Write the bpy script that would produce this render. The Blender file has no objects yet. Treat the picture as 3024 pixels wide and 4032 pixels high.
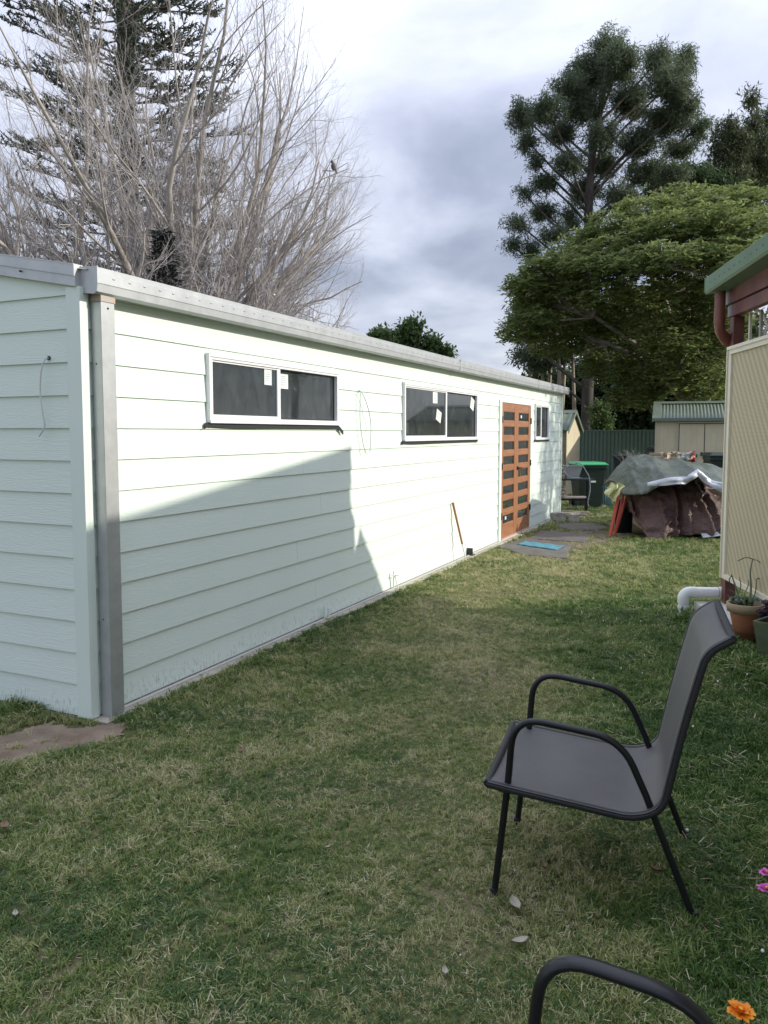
import bpy, math, random
import numpy as np
from mathutils import Vector, Matrix, noise as mnoise
R = math.radians
sc = bpy.context.scene
COL = sc.collection
rng = np.random.default_rng(7)
random.seed(7)

# ------------------------------------------------------------------ camera
cam = bpy.data.objects.new('camera', bpy.data.cameras.new('camera'))
COL.objects.link(cam)
cam.location = (0, 0, 1.6)
cam.rotation_euler = (R(90 - 4.3), 0, 0)
cam.data.sensor_fit = 'VERTICAL'
cam.data.sensor_height = 36
cam.data.sensor_width = 36
cam.data.lens = 36 * 3080 / 4032
cam.data.shift_y = -79.4 / 4032
cam.data.clip_start = 0.05
cam.data.clip_end = 3000
sc.camera = cam
sc.view_settings.view_transform = 'Standard'
sc.view_settings.look = 'None'
sc.view_settings.gamma = 1
sc.view_settings.use_curve_mapping = False
sc.view_settings.exposure = 1.03
sc.cycles.max_bounces = 6
sc.cycles.transparent_max_bounces = 12

# ------------------------------------------------------------------ sun and sky
SUN = Vector((1.056, -0.098, 0.50)).normalized()
sl = bpy.data.lights.new('sun', 'SUN')
sl.energy = 2.0
sl.angle = R(0.9)
sl.color = (1.0, 0.94, 0.81)
sun = bpy.data.objects.new('sun', sl)
COL.objects.link(sun)
sun.rotation_euler = SUN.to_track_quat('Z', 'Y').to_euler()

def ramp(nt, fac, stops, interp='LINEAR'):
    n = nt.nodes.new('ShaderNodeValToRGB')
    n.color_ramp.interpolation = interp
    e = n.color_ramp.elements
    while len(e) < len(stops): e.new(0.5)
    for i, (p, c) in enumerate(stops):
        e[i].position = p
        e[i].color = (c[0], c[1], c[2], 1) if hasattr(c, '__len__') else (c, c, c, 1)
    nt.links.new(fac, n.inputs[0])
    return n.outputs[0]
def math_(nt, op, a, b=None, c=None):
    n = nt.nodes.new('ShaderNodeMath'); n.operation = op
    for i, v in enumerate((a, b, c)):
        if v is None: continue
        if isinstance(v, (int, float)): n.inputs[i].default_value = v
        else: nt.links.new(v, n.inputs[i])
    return n.outputs[0]

w = bpy.data.worlds.new('World'); sc.world = w; w.use_nodes = True
nt = w.node_tree; nt.nodes.clear(); L = nt.links
tc = nt.nodes.new('ShaderNodeTexCoord')
sep = nt.nodes.new('ShaderNodeSeparateXYZ'); L.new(tc.outputs['Generated'], sep.inputs[0])
zc = math_(nt, 'MAXIMUM', sep.outputs[2], 0.0)
den = math_(nt, 'ADD', zc, 0.22)
comb = nt.nodes.new('ShaderNodeCombineXYZ')
L.new(math_(nt, 'DIVIDE', sep.outputs[0], den), comb.inputs[0])
L.new(math_(nt, 'DIVIDE', sep.outputs[1], den), comb.inputs[1])
def wnoise(scale, detail, rough, off, dist=0.0):
    mp = nt.nodes.new('ShaderNodeMapping'); mp.inputs['Location'].default_value = off
    L.new(comb.outputs[0], mp.inputs[0])
    n = nt.nodes.new('ShaderNodeTexNoise'); n.inputs['Scale'].default_value = scale
    n.inputs['Detail'].default_value = detail; n.inputs['Roughness'].default_value = rough
    n.inputs['Distortion'].default_value = dist
    L.new(mp.outputs[0], n.inputs[0]); return n.outputs[0]
n1 = wnoise(0.62, 8, 0.5, (4.4, 6.6, 0), 0.25)
n2 = wnoise(2.0, 8, 0.52, (1.3, 7.7, 0), 0.3)
mixn = math_(nt, 'ADD', math_(nt, 'MULTIPLY', n1, 0.62), math_(nt, 'MULTIPLY', n2, 0.38))
ccol = ramp(nt, mixn, [(0.36, (.24, .27, .365)), (0.43, (.34, .37, .475)), (0.49, (.47, .50, .615)), (0.545, (.60, .63, .74)), (0.61, (.74, .77, .87))])
# thin haze towards the horizon, thinner brighter cloud towards the zenith
gain = math_(nt, 'ADD', math_(nt, 'MULTIPLY', math_(nt, 'MULTIPLY', zc, zc), 1.5), 0.58)   # an overcast sky is brightest overhead
mul = nt.nodes.new('ShaderNodeMix'); mul.data_type = 'RGBA'; mul.blend_type = 'MULTIPLY'
mul.inputs[0].default_value = 1.0
L.new(ccol, mul.inputs[6]); L.new(gain, mul.inputs[7])
sky = nt.nodes.new('ShaderNodeTexSky'); sky.sky_type = 'NISHITA'; sky.sun_disc = False
sky.sun_elevation = math.asin(SUN.z); sky.sun_rotation = math.atan2(SUN.x, SUN.y)
b1 = nt.nodes.new('ShaderNodeBackground'); L.new(sky.outputs[0], b1.inputs[0]); b1.inputs[1].default_value = 0.10
b2 = nt.nodes.new('ShaderNodeBackground'); L.new(mul.outputs[2], b2.inputs[0]); b2.inputs[1].default_value = 1.0
ms = nt.nodes.new('ShaderNodeMixShader'); ms.inputs[0].default_value = 0.86
L.new(b1.outputs[0], ms.inputs[1]); L.new(b2.outputs[0], ms.inputs[2])
wo = nt.nodes.new('ShaderNodeOutputWorld'); L.new(ms.outputs[0], wo.inputs[0])

# ------------------------------------------------------------------ materials
MATS = {}
def mat(name, col, rough=0.6, metal=0.0, col2=None, nscale=6.0, stretch=(1, 1, 1), bump=0.0, bscale=None, bdist=0.01,
        spec=0.5, trans=0.0, coords='Object', lo=0.35, hi=0.65, detail=6, bstretch=None, sheen=0.0, dirt=None):
    if name in MATS: return MATS[name]
    m = bpy.data.materials.new(name); m.use_nodes = True
    t = m.node_tree; p = t.nodes['Principled BSDF']
    p.inputs['Base Color'].default_value = (*col, 1)
    p.inputs['Roughness'].default_value = rough
    p.inputs['Metallic'].default_value = metal
    p.inputs['Specular IOR Level'].default_value = spec
    if sheen: p.inputs['Sheen Weight'].default_value = sheen
    co = t.nodes.new('ShaderNodeTexCoord')
    def nz(scale, st, det=6):
        mp = t.nodes.new('ShaderNodeMapping'); mp.inputs['Scale'].default_value = st
        t.links.new(co.outputs[coords], mp.inputs[0])
        n = t.nodes.new('ShaderNodeTexNoise'); n.inputs['Scale'].default_value = scale
        n.inputs['Detail'].default_value = det; n.inputs['Roughness'].default_value = 0.6
        t.links.new(mp.outputs[0], n.inputs[0]); return n.outputs[0]
    if col2 is not None:
        o = ramp(t, nz(nscale, stretch, detail), [(lo, col), (hi, col2)])
        t.links.new(o, p.inputs['Base Color'])
    if bump:
        b = t.nodes.new('ShaderNodeBump'); b.inputs['Strength'].default_value = bump; b.inputs['Distance'].default_value = bdist
        t.links.new(nz(bscale or nscale * 3, bstretch or stretch), b.inputs['Height'])
        t.links.new(b.outputs[0], p.inputs['Normal'])
    if trans:
        tr = t.nodes.new('ShaderNodeBsdfTranslucent'); mx = t.nodes.new('ShaderNodeMixShader')
        mx.inputs[0].default_value = trans
        src = p.inputs['Base Color'].links[0].from_socket if p.inputs['Base Color'].links else None
        if src: t.links.new(src, tr.inputs[0])
        else: tr.inputs[0].default_value = (*col, 1)
        out = t.nodes['Material Output']
        t.links.new(p.outputs[0], mx.inputs[1]); t.links.new(tr.outputs[0], mx.inputs[2]); t.links.new(mx.outputs[0], out.inputs[0])
    MATS[name] = m
    return m

def weatherboard_mat():
    m = bpy.data.materials.new('weatherboard_paint'); m.use_nodes = True
    t = m.node_tree; p = t.nodes['Principled BSDF']; Lk = t.links
    p.inputs['Roughness'].default_value = 0.55
    co = t.nodes.new('ShaderNodeTexCoord')
    # embossed wood grain: warped rings stretched along the board
    oi = t.nodes.new('ShaderNodeObjectInfo')
    va = t.nodes.new('ShaderNodeVectorMath'); va.operation = 'ADD'
    cb = t.nodes.new('ShaderNodeCombineXYZ'); Lk.new(math_(t, 'MULTIPLY', oi.outputs['Random'], 37.0), cb.inputs[1])
    Lk.new(math_(t, 'MULTIPLY', oi.outputs['Random'], 91.0), cb.inputs[0])
    Lk.new(co.outputs['Object'], va.inputs[0]); Lk.new(cb.outputs[0], va.inputs[1])
    mp = t.nodes.new('ShaderNodeMapping'); mp.inputs['Scale'].default_value = (1.4, 1.4, 9.0); Lk.new(va.outputs[0], mp.inputs[0])
    n = t.nodes.new('ShaderNodeTexNoise'); n.inputs['Scale'].default_value = 1.0; n.inputs['Detail'].default_value = 2.0; Lk.new(mp.outputs[0], n.inputs[0])
    rings = math_(t, 'FRACT', math_(t, 'MULTIPLY', n.outputs[0], 22.0))
    rr = math_(t, 'ABSOLUTE', math_(t, 'SUBTRACT', rings, 0.5))
    mp2 = t.nodes.new('ShaderNodeMapping'); mp2.inputs['Scale'].default_value = (6, 6, 120); Lk.new(va.outputs[0], mp2.inputs[0])
    n2 = t.nodes.new('ShaderNodeTexNoise'); n2.inputs['Scale'].default_value = 1.0; n2.inputs['Detail'].default_value = 4; Lk.new(mp2.outputs[0], n2.inputs[0])
    hh = math_(t, 'ADD', math_(t, 'MULTIPLY', rr, 0.8), math_(t, 'MULTIPLY', n2.outputs[0], 0.7))
    b = t.nodes.new('ShaderNodeBump'); b.inputs['Strength'].default_value = 0.55; b.inputs['Distance'].default_value = 0.0022
    Lk.new(hh, b.inputs['Height']); Lk.new(b.outputs[0], p.inputs['Normal'])
    # faint tone variation plus splashed mud at the base
    n3 = t.nodes.new('ShaderNodeTexNoise'); n3.inputs['Scale'].default_value = 1.3; n3.inputs['Detail'].default_value = 5; Lk.new(co.outputs['Object'], n3.inputs[0])
    base = ramp(t, n3.outputs[0], [(0.3, (.70, .795, .715)), (0.7, (.73, .82, .745))])
    sp = t.nodes.new('ShaderNodeSeparateXYZ'); Lk.new(co.outputs['Object'], sp.inputs[0])
    mp4 = t.nodes.new('ShaderNodeMapping'); mp4.inputs['Scale'].default_value = (110, 110, 26); Lk.new(co.outputs['Object'], mp4.inputs[0])
    n4 = t.nodes.new('ShaderNodeTexNoise'); n4.inputs['Scale'].default_value = 1.0; n4.inputs['Detail'].default_value = 6; Lk.new(mp4.outputs[0], n4.inputs[0])
    low = ramp(t, sp.outputs[2], [(0.0, 0.62), (0.09, 0.42), (0.19, 0.0)])
    dirt = ramp(t, math_(t, 'ADD', n4.outputs[0], math_(t, 'MULTIPLY', low, 0.42)), [(0.74, 0.0), (0.92, 0.45)])
    mx = t.nodes.new('ShaderNodeMix'); mx.data_type = 'RGBA'; Lk.new(dirt, mx.inputs[0]); Lk.new(base, mx.inputs[6]); mx.inputs[7].default_value = (.16, .14, .11, 1)
    Lk.new(mx.outputs[2], p.inputs['Base Color'])
    return m
M_board = weatherboard_mat()
M_trim = mat('mint_trim_paint', (.70, .795, .715), 0.45, col2=(.73, .82, .745), nscale=2)
M_galv = mat('galvanised_steel', (.44, .455, .46), 0.45, 0.6, col2=(.54, .555, .56), nscale=9, bump=0.12, bscale=14, bdist=0.004, lo=.3, hi=.7)
M_galvd = mat('weathered_zinc', (.40, .41, .42), 0.5, 0.55, col2=(.52, .53, .54), nscale=5, stretch=(1, 1, 3), bump=.1, bscale=10, bdist=.004)
M_white = mat('white_aluminium', (.78, .79, .80), 0.35)
M_black = mat('black_plastic', (.022, .022, .024), 0.45)
M_rubber = mat('black_flashing', (.02, .021, .023), 0.55)
M_paper = mat('white_paper', (.66, .70, .66), 0.7, col2=(.75, .77, .74), nscale=30)
M_conc = mat('concrete', (.33, .295, .235), 0.85, col2=(.46, .42, .34), nscale=7, bump=.5, bscale=40, bdist=.004)
M_concd = mat('mossy_paver', (.085, .076, .066), 0.9, col2=(.15, .135, .12), nscale=3.5, bump=.6, bscale=40, bdist=.004, lo=.3, hi=.7)
M_cedar = mat('cedar_timber', (.27, .12, .058), 0.42, col2=(.40, .19, .095), nscale=3, stretch=(9, 9, 1), bump=.1, bscale=10, bdist=.001, lo=.3, hi=.7)
M_cedarh = mat('cedar_rail', (.26, .11, .054), 0.42, col2=(.40, .19, .10), nscale=3, stretch=(1, 9, 12), bump=.1, bscale=10, bdist=.001, lo=.3, hi=.7)
M_inside = mat('interior_lining', (.05, .055, .055), 0.9)
M_maroon = mat('maroon_paint', (.135, .045, .04), 0.5, col2=(.19, .075, .062), nscale=5, bump=.05)
M_maroond = mat('maroon_pvc', (.17, .05, .035), 0.4, col2=(.21, .085, .06), nscale=4)
M_grey_patch = mat('bare_primer', (.34, .33, .35), 0.7, col2=(.42, .40, .42), nscale=20)
M_green = mat('green_steel', (.085, .155, .078), 0.45, col2=(.10, .175, .09), nscale=4)
M_cream = mat('cream_frame', (.72, .66, .52), 0.45, col2=(.76, .70, .57), nscale=5)
M_pvc = mat('white_pvc', (.74, .76, .76), 0.3, col2=(.80, .81, .80), nscale=6)
M_stain = mat('rust_stain', (.45, .30, .12), .6)
M_tile = mat('pale_slab', (.52, .50, .46), 0.7, col2=(.62, .59, .55), nscale=5, bump=.1)
M_terra = mat('terracotta', (.33, .12, .06), 0.8, col2=(.42, .18, .10), nscale=6, bump=.2, bscale=30, bdist=.003)
M_rim = mat('terracotta_rim', (.36, .26, .16), 0.8, col2=(.30, .24, .14), nscale=8)
M_planter = mat('green_planter', (.075, .10, .05), 0.7, col2=(.12, .14, .075), nscale=7, bump=.2)
M_soil = mat('soil', (.05, .035, .025), 0.95, bump=.6, bscale=40)
M_dirt = mat('bare_earth', (.16, .115, .078), 0.95, col2=(.27, .205, .145), nscale=6, bump=.9, bscale=26, bdist=.012)
M_darkmetal = mat('charcoal_powdercoat', (.010, .011, .012), 0.34, spec=.4)
M_sling = None
M_bark = mat('grey_bark', (.24, .21, .18), 0.9, col2=(.42, .38, .35), nscale=3, stretch=(1, 1, .4), bump=.5, bscale=20, bdist=.01)
M_twig = mat('pale_twigs', (.31, .285, .275), 0.9, col2=(.46, .43, .425), nscale=2)
M_barkd = mat('dark_bark', (.060, .050, .045), 0.95, col2=(.12, .10, .09), nscale=4, stretch=(3, 3, .5), bump=.8, bscale=14, bdist=.02)
M_barkl = mat('paperbark', (.28, .22, .17), 0.9, col2=(.42, .36, .29), nscale=4, stretch=(2, 2, .4), bump=.5, bdist=.02)
M_colorb = mat('green_fence_steel', (.12, .185, .145), 0.55, col2=(.15, .215, .17), nscale=3)
M_beige = mat('beige_shed_steel', (.56, .49, .345), 0.6, col2=(.63, .56, .40), nscale=2)
M_roofg = mat('grey_green_roof_steel', (.14, .175, .13), 0.5, col2=(.175, .21, .16), nscale=4)
M_bin = mat('dark_green_bin', (.010, .024, .019), 0.45, col2=(.015, .032, .025), nscale=5)
M_lid = mat('bright_green_lid', (.02, .30, .10), 0.4)
M_navy = mat('navy_black_bin', (.012, .016, .024), 0.5)
M_greytub = mat('grey_tub', (.34, .37, .38), 0.5)
M_wood = mat('weathered_timber', (.26, .19, .13), 0.85, col2=(.40, .32, .24), nscale=5, stretch=(1, 8, 8), bump=.3)
M_woodp = mat('pale_timber', (.48, .40, .32), 0.8, col2=(.60, .52, .44), nscale=5)
M_broom = mat('broom_timber', (.28, .12, .06), 0.6, col2=(.40, .19, .10), nscale=6)
M_teal = mat('teal_corrugated', (.07, .16, .17), 0.5, col2=(.14, .24, .25), nscale=3, stretch=(1, 1, .3))
M_rope = mat('grey_hose', (.30, .36, .36), 0.6)
M_cable = mat('grey_cable', (.42, .46, .46), 0.5)
M_red = mat('red_post', (.52, .085, .045), 0.5, col2=(.42, .07, .045), nscale=6)
M_yellow = mat('yellow_cloth', (.52, .55, .27), 0.8, col2=(.62, .64, .36), nscale=8)
M_blue = mat('turquoise_towel', (.06, .20, .26), 0.95, col2=(.10, .28, .34), nscale=60, bump=.9, bscale=180, bdist=.006)
M_stone = mat('pale_stone', (.34, .31, .27), 0.9, col2=(.48, .45, .40), nscale=6, bump=.6, bscale=16, bdist=.02)
M_tarpb = mat('brown_tarpaulin', (.105, .060, .053), 0.26, col2=(.155, .094, .084), nscale=3, bump=1.0, bscale=17, bdist=.035, bstretch=(1, 1, 2.6), spec=.55)
M_tarpg = mat('green_tarpaulin', (.04, .056, .040), 0.38, col2=(.085, .108, .076), nscale=5, bump=1.0, bscale=9, bdist=.025, spec=.5)
M_tarps = mat('silver_tarpaulin', (.38, .40, .44), 0.38, 0.2, col2=(.52, .54, .58), nscale=5, bump=.4, bscale=12, bdist=.01)
M_gold = mat('brass', (.6, .42, .15), 0.3, 1.0)
M_rose = mat('purple_succulent', (.045, .018, .035), .5, col2=(.09, .045, .06), nscale=20)
M_stem = mat('grey_green_stem', (.16, .17, .11), .7, col2=(.24, .23, .16), nscale=10)
M_orangef = mat('orange_petals', (.80, .20, .01), .6, col2=(.85, .36, .02), nscale=60, trans=.25)
M_pinkf = mat('magenta_petals', (.62, .10, .42), .6, col2=(.72, .20, .55), nscale=60, trans=.25)
M_leafg = mat('plant_leaf', (.05, .10, .03), .5, trans=.25)
M_dead = mat('dead_leaf', (.34, .30, .22), .8, col2=(.46, .42, .34), nscale=30)
M_deadb = mat('brown_dead_leaf', (.17, .10, .06), .8, col2=(.24, .15, .09), nscale=30)
M_bird = mat('bird_feathers', (.07, .065, .06), .8, col2=(.15, .14, .13), nscale=40)
M_orange_rag = mat('red_plastic_bag', (.55, .05, .05), .4)

def glass_mat():
    m = bpy.data.materials.new('window_glass'); m.use_nodes = True
    t = m.node_tree; t.nodes.clear()
    o = t.nodes.new('ShaderNodeOutputMaterial'); mx = t.nodes.new('ShaderNodeMixShader')
    g = t.nodes.new('ShaderNodeBsdfGlossy'); g.inputs['Roughness'].default_value = 0.03; g.inputs[0].default_value = (.9, .95, .97, 1)
    mx0 = t.nodes.new('ShaderNodeMixShader'); mx0.inputs[0].default_value = .5
    d = t.nodes.new('ShaderNodeBsdfDiffuse'); d.inputs[0].default_value = (.075, .088, .09, 1)
    tr = t.nodes.new('ShaderNodeBsdfTransparent'); tr.inputs[0].default_value = (.55, .60, .62, 1)
    co = t.nodes.new('ShaderNodeTexCoord'); mp = t.nodes.new('ShaderNodeMapping'); mp.inputs['Scale'].default_value = (5, 5, 3); mp.inputs['Rotation'].default_value = (0, .5, 0)
    nn = t.nodes.new('ShaderNodeTexNoise'); nn.inputs['Scale'].default_value = 1.6; nn.inputs['Detail'].default_value = 8; nn.inputs['Distortion'].default_value = 1.2
    t.links.new(co.outputs['Object'], mp.inputs[0]); t.links.new(mp.outputs[0], nn.inputs[0])
    t.links.new(ramp(t, nn.outputs[0], [(.35, .30), (.55, .48), (.66, .60), (.72, .95)]), mx0.inputs[0])
    f = t.nodes.new('ShaderNodeFresnel'); f.inputs[0].default_value = 1.5
    t.links.new(f.outputs[0], mx.inputs[0]); t.links.new(tr.outputs[0], mx0.inputs[1]); t.links.new(d.outputs[0], mx0.inputs[2])
    t.links.new(mx0.outputs[0], mx.inputs[1]); t.links.new(g.outputs[0], mx.inputs[2]); t.links.new(mx.outputs[0], o.inputs[0])
    return m
M_glass = glass_mat()

def leafmat(name, dark, light, trans=0.3, scale=0.9, rough=.55):
    m = bpy.data.materials.new(name); m.use_nodes = True
    t = m.node_tree; p = t.nodes['Principled BSDF']; p.inputs['Roughness'].default_value = rough
    p.inputs['Specular IOR Level'].default_value = .3
    g = t.nodes.new('ShaderNodeNewGeometry')
    c1 = ramp(t, g.outputs['Random Per Island'], [(0, dark), (1, light)])
    t.links.new(c1, p.inputs['Base Color'])
    tr = t.nodes.new('ShaderNodeBsdfTranslucent'); t.links.new(c1, tr.inputs[0])
    mx = t.nodes.new('ShaderNodeMixShader'); mx.inputs[0].default_value = trans
    t.links.new(p.outputs[0], mx.inputs[1]); t.links.new(tr.outputs[0], mx.inputs[2])
    t.links.new(mx.outputs[0], t.nodes['Material Output'].inputs[0])
    return m
M_casu = leafmat('sheoak_needles', (.078, .108, .066), (.155, .19, .11), .5)
M_poin = leafmat('feathery_leaflets', (.120, .170, .055), (.29, .33, .115), .55)
M_pine = leafmat('pine_scale_leaves', (.038, .062, .044), (.085, .115, .070), .35)
M_dark = leafmat('dark_broad_leaves', (.03, .055, .024), (.085, .13, .05), .4)
M_mid = leafmat('mid_green_leaves', (.075, .13, .05), (.16, .22, .08), .45)
M_bamb = leafmat('bamboo_leaves', (.060, .080, .045), (.12, .14, .07), .4)

# ------------------------------------------------------------------ mesh helpers
def np_mesh(name, V, F):
    V = np.asarray(V, dtype=np.float32); F = np.asarray(F, dtype=np.int32)
    me = bpy.data.meshes.new(name)
    me.vertices.add(len(V)); me.vertices.foreach_set('co', V.ravel())
    k = F.shape[1]
    me.loops.add(F.size); me.loops.foreach_set('vertex_index', F.ravel())
    me.polygons.add(len(F)); me.polygons.foreach_set('loop_start', np.arange(0, F.size, k, dtype=np.int32))
    me.update(calc_edges=True)
    return me

class MB:
    """collects shapes, builds ONE mesh object"""
    def __init__(s): s.v = []; s.f = []; s.sm = []
    def add(s, vs, fs, smooth=False):
        o = len(s.v); s.v.extend([tuple(v) for v in vs]); s.f.extend([tuple(i + o for i in f) for f in fs]); s.sm.extend([smooth] * len(fs)); return s
    def box(s, x0, x1, y0, y1, z0, z1, M=None):
        vs = [Vector((x, y, z)) for z in (z0, z1) for y in (y0, y1) for x in (x0, x1)]
        if M is not None: vs = [M @ v for v in vs]
        return s.add(vs, [(0, 2, 3, 1), (4, 5, 7, 6), (0, 1, 5, 4), (2, 6, 7, 3), (0, 4, 6, 2), (1, 3, 7, 5)])
    def prism(s, poly, axis, a0, a1, M=None):
        """poly: 2D outline; extruded along axis 'x','y','z' from a0 to a1"""
        def P(p, a): return {'x': (a, p[0], p[1]), 'y': (p[0], a, p[1]), 'z': (p[0], p[1], a)}[axis]
        n = len(poly)
        vs = [Vector(P(p, a0)) for p in poly] + [Vector(P(p, a1)) for p in poly]
        if M is not None: vs = [M @ v for v in vs]
        fs = [tuple(range(n - 1, -1, -1)), tuple(range(n, 2 * n))] + [(i, (i + 1) % n, n + (i + 1) % n, n + i) for i in range(n)]
        return s.add(vs, fs)
    def tube(s, pts, r, n=8, cap=True, flat=1.0):
        pts = [Vector(p) for p in pts]
        rs = r if hasattr(r, '__len__') else [r] * len(pts)
        T = []
        for i in range(len(pts)):
            a = pts[max(0, i - 1)]; b = pts[min(len(pts) - 1, i + 1)]
            T.append((b - a).normalized())
        ref = Vector((0, 0, 1)) if abs(T[0].z) < .9 else Vector((1, 0, 0))
        N = (ref - ref.dot(T[0]) * T[0]).normalized()
        vs = []
        for i, p in enumerate(pts):
            N = (N - N.dot(T[i]) * T[i]).normalized(); B = T[i].cross(N)
            for k in range(n):
                a = 2 * math.pi * k / n
                vs.append(p + rs[i] * (math.cos(a) * N * flat + math.sin(a) * B))
        fs = [(i * n + k, i * n + (k + 1) % n, (i + 1) * n + (k + 1) % n, (i + 1) * n + k) for i in range(len(pts) - 1) for k in range(n)]
        s.add(vs, fs, True)
        if cap: s.add([vs[k] for k in range(n)], [tuple(range(n - 1, -1, -1))]); s.add([vs[(len(pts) - 1) * n + k] for k in range(n)], [tuple(range(n))])
        return s
    def lathe(s, prof, cx=0, cy=0, n=20):
        vs = [(cx + r * math.cos(2 * math.pi * k / n), cy + r * math.sin(2 * math.pi * k / n), z) for r, z in prof for k in range(n)]
        fs = [(i * n + k, i * n + (k + 1) % n, (i + 1) * n + (k + 1) % n, (i + 1) * n + k) for i in range(len(prof) - 1) for k in range(n)]
        return s.add(vs, fs, True)
    def sphere(s, c, r, n=8, m=5):
        rr = r if hasattr(r, '__len__') else (r, r, r)
        vs = []
        for i in range(m + 1):
            t = math.pi * i / m
            for k in range(n):
                a = 2 * math.pi * k / n
                vs.append((c[0] + rr[0] * math.sin(t) * math.cos(a), c[1] + rr[1] * math.sin(t) * math.sin(a), c[2] + rr[2] * math.cos(t)))
        fs = [(i * n + k, (i + 1) * n + k, (i + 1) * n + (k + 1) % n, i * n + (k + 1) % n) for i in range(m) for k in range(n)]
        return s.add(vs, fs, True)
    def mesh(s, name, m, bevel=0):
        me = bpy.data.meshes.new(name); me.from_pydata(s.v, [], s.f)
        me.polygons.foreach_set('use_smooth', s.sm); me.update()
        me.materials.append(m); return me
    def build(s, name, m, parent=None, bevel=0, loc=None, rotz=None):
        o = bpy.data.objects.new(name, s.mesh(name, m)); COL.objects.link(o)
        if parent is not None: o.parent = parent
        if loc is not None: o.location = loc
        if rotz is not None: o.rotation_euler = (0, 0, rotz)
        if bevel:
            b = o.modifiers.new('bevel', 'BEVEL'); b.width = bevel; b.segments = 2; b.limit_method = 'ANGLE'
        return o
def thing(name, label, cat, loc=(0, 0, 0), rotz=0, group=None):
    o = bpy.data.objects.new(name, None); COL.objects.link(o); o.location = loc; o.rotation_euler = (0, 0, rotz)
    o.empty_display_size = .1
    o['label'] = label; o['category'] = cat
    if group: o['group'] = group
    return o
def tag(o, label, cat, group=None):
    o['label'] = label; o['category'] = cat
    if group: o['group'] = group
    return o
def kind(o, k): o['kind'] = k; return o
def npobj(name, V, F, m, parent=None, smooth=False):
    me = np_mesh(name, V, F); me.materials.append(m)
    if smooth: me.polygons.foreach_set('use_smooth', [True] * len(me.polygons))
    o = bpy.data.objects.new(name, me); COL.objects.link(o)
    if parent is not None: o.parent = parent
    return o
def smooth_path(pts, n=6):
    """Catmull-Rom"""
    P = [Vector(p) for p in pts]; P = [P[0] * 2 - P[1]] + P + [P[-1] * 2 - P[-2]]; out = []
    for i in range(1, len(P) - 2):
        for k in range(n):
            t = k / n
            out.append(.5 * ((2 * P[i]) + (-P[i - 1] + P[i + 1]) * t + (2 * P[i - 1] - 5 * P[i] + 4 * P[i + 1] - P[i + 2]) * t * t + (-P[i - 1] + 3 * P[i] - 3 * P[i + 1] + P[i + 2]) * t ** 3))
    out.append(P[-2]); return out
GZ = -0.03

# ------------------------------------------------------------------ lawn sheet
def lawn_mat():
    m = bpy.data.materials.new('lawn_soil'); m.use_nodes = True
    t = m.node_tree; p = t.nodes['Principled BSDF']; p.inputs['Roughness'].default_value = .95; p.inputs['Specular IOR Level'].default_value = .1
    co = t.nodes.new('ShaderNodeTexCoord')
    def nz(s, d=6):
        n = t.nodes.new('ShaderNodeTexNoise'); n.inputs['Scale'].default_value = s; n.inputs['Detail'].default_value = d; t.links.new(co.outputs['Object'], n.inputs[0]); return n.outputs[0]
    a = ramp(t, nz(1.1), [(.38, (.10, .13, .045)), (.5, (.15, .16, .065)), (.62, (.22, .19, .11))])
    b = ramp(t, nz(60, 3), [(.3, .55), (.7, 1.25)])
    mx = t.nodes.new('ShaderNodeMix'); mx.data_type = 'RGBA'; mx.blend_type = 'MULTIPLY'; mx.inputs[0].default_value = 1
    t.links.new(a, mx.inputs[6]); t.links.new(b, mx.inputs[7]); t.links.new(mx.outputs[2], p.inputs['Base Color'])
    bp = t.nodes.new('ShaderNodeBump'); bp.inputs['Strength'].default_value = .8; bp.inputs['Distance'].default_value = .03
    t.links.new(nz(90, 3), bp.inputs['Height']); t.links.new(bp.outputs[0], p.inputs['Normal'])
    return m
g = MB(); xs = [-900, -60, -15, -5, 0, 5, 15, 60, 900]; ys = [-900, -60, -15, -5, 0, 5, 15, 60, 900]
g.add([(x, y, GZ) for y in ys for x in xs], [(j * 9 + i, j * 9 + i + 1, j * 9 + i + 10, j * 9 + i + 9) for j in range(8) for i in range(8)])
kind(g.build('lawn', lawn_mat()), 'structure')

# ------------------------------------------------------------------ the clad shed
c0 = np.array([-1.562, 4.546, 0]); U = np.array([.4189, .908, 0]); Nn = np.array([.908, -.4189, 0])
S0 = c0 - .235 * U
SHROT = math.atan2(.908, .4189)
LEN = 12.27; DEP = 5.2
shed = thing('weatherboard_shed', 'long mint green weatherboard shed with white windows and orange double doors', 'shed', tuple(S0), SHROT)
def A(s): return s + .235
wins = [(A(.85), A(2.69), 1.675, 2.125), (A(4.17), A(6.66), 1.52, 2.125), (A(9.88), A(10.86), 1.49, 2.09)]
door = (A(7.76), A(9.60), -.012, 2.085)
ops = wins + [door]
def board_piece(a0, a1, z0, h, gable=False, slope=None):
    b = MB()
    t0, t1 = -.0185, -.008
    if not gable:
        b.add([(a0, t0, z0), (a1, t0, z0), (a1, t1, z0 + h), (a0, t1, z0 + h), (a0, 0, z0), (a1, 0, z0), (a1, 0, z0 + h), (a0, 0, z0 + h)],
              [(0, 1, 2, 3), (4, 7, 6, 5), (0, 4, 5, 1), (3, 2, 6, 7), (0, 3, 7, 4), (1, 5, 6, 2)])
    else:
        b.add([(t0, a0, z0), (t0, a1, z0), (t1, a1, z0 + h), (t1, a0, z0 + h), (0, a0, z0), (0, a1, z0), (0, a1, z0 + h), (0, a0, z0 + h)],
              [(0, 3, 2, 1), (4, 5, 6, 7), (0, 1, 5, 4), (3, 7, 6, 2), (0, 4, 7, 3), (1, 2, 6, 5)])
    return b
ST = .1815
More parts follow.
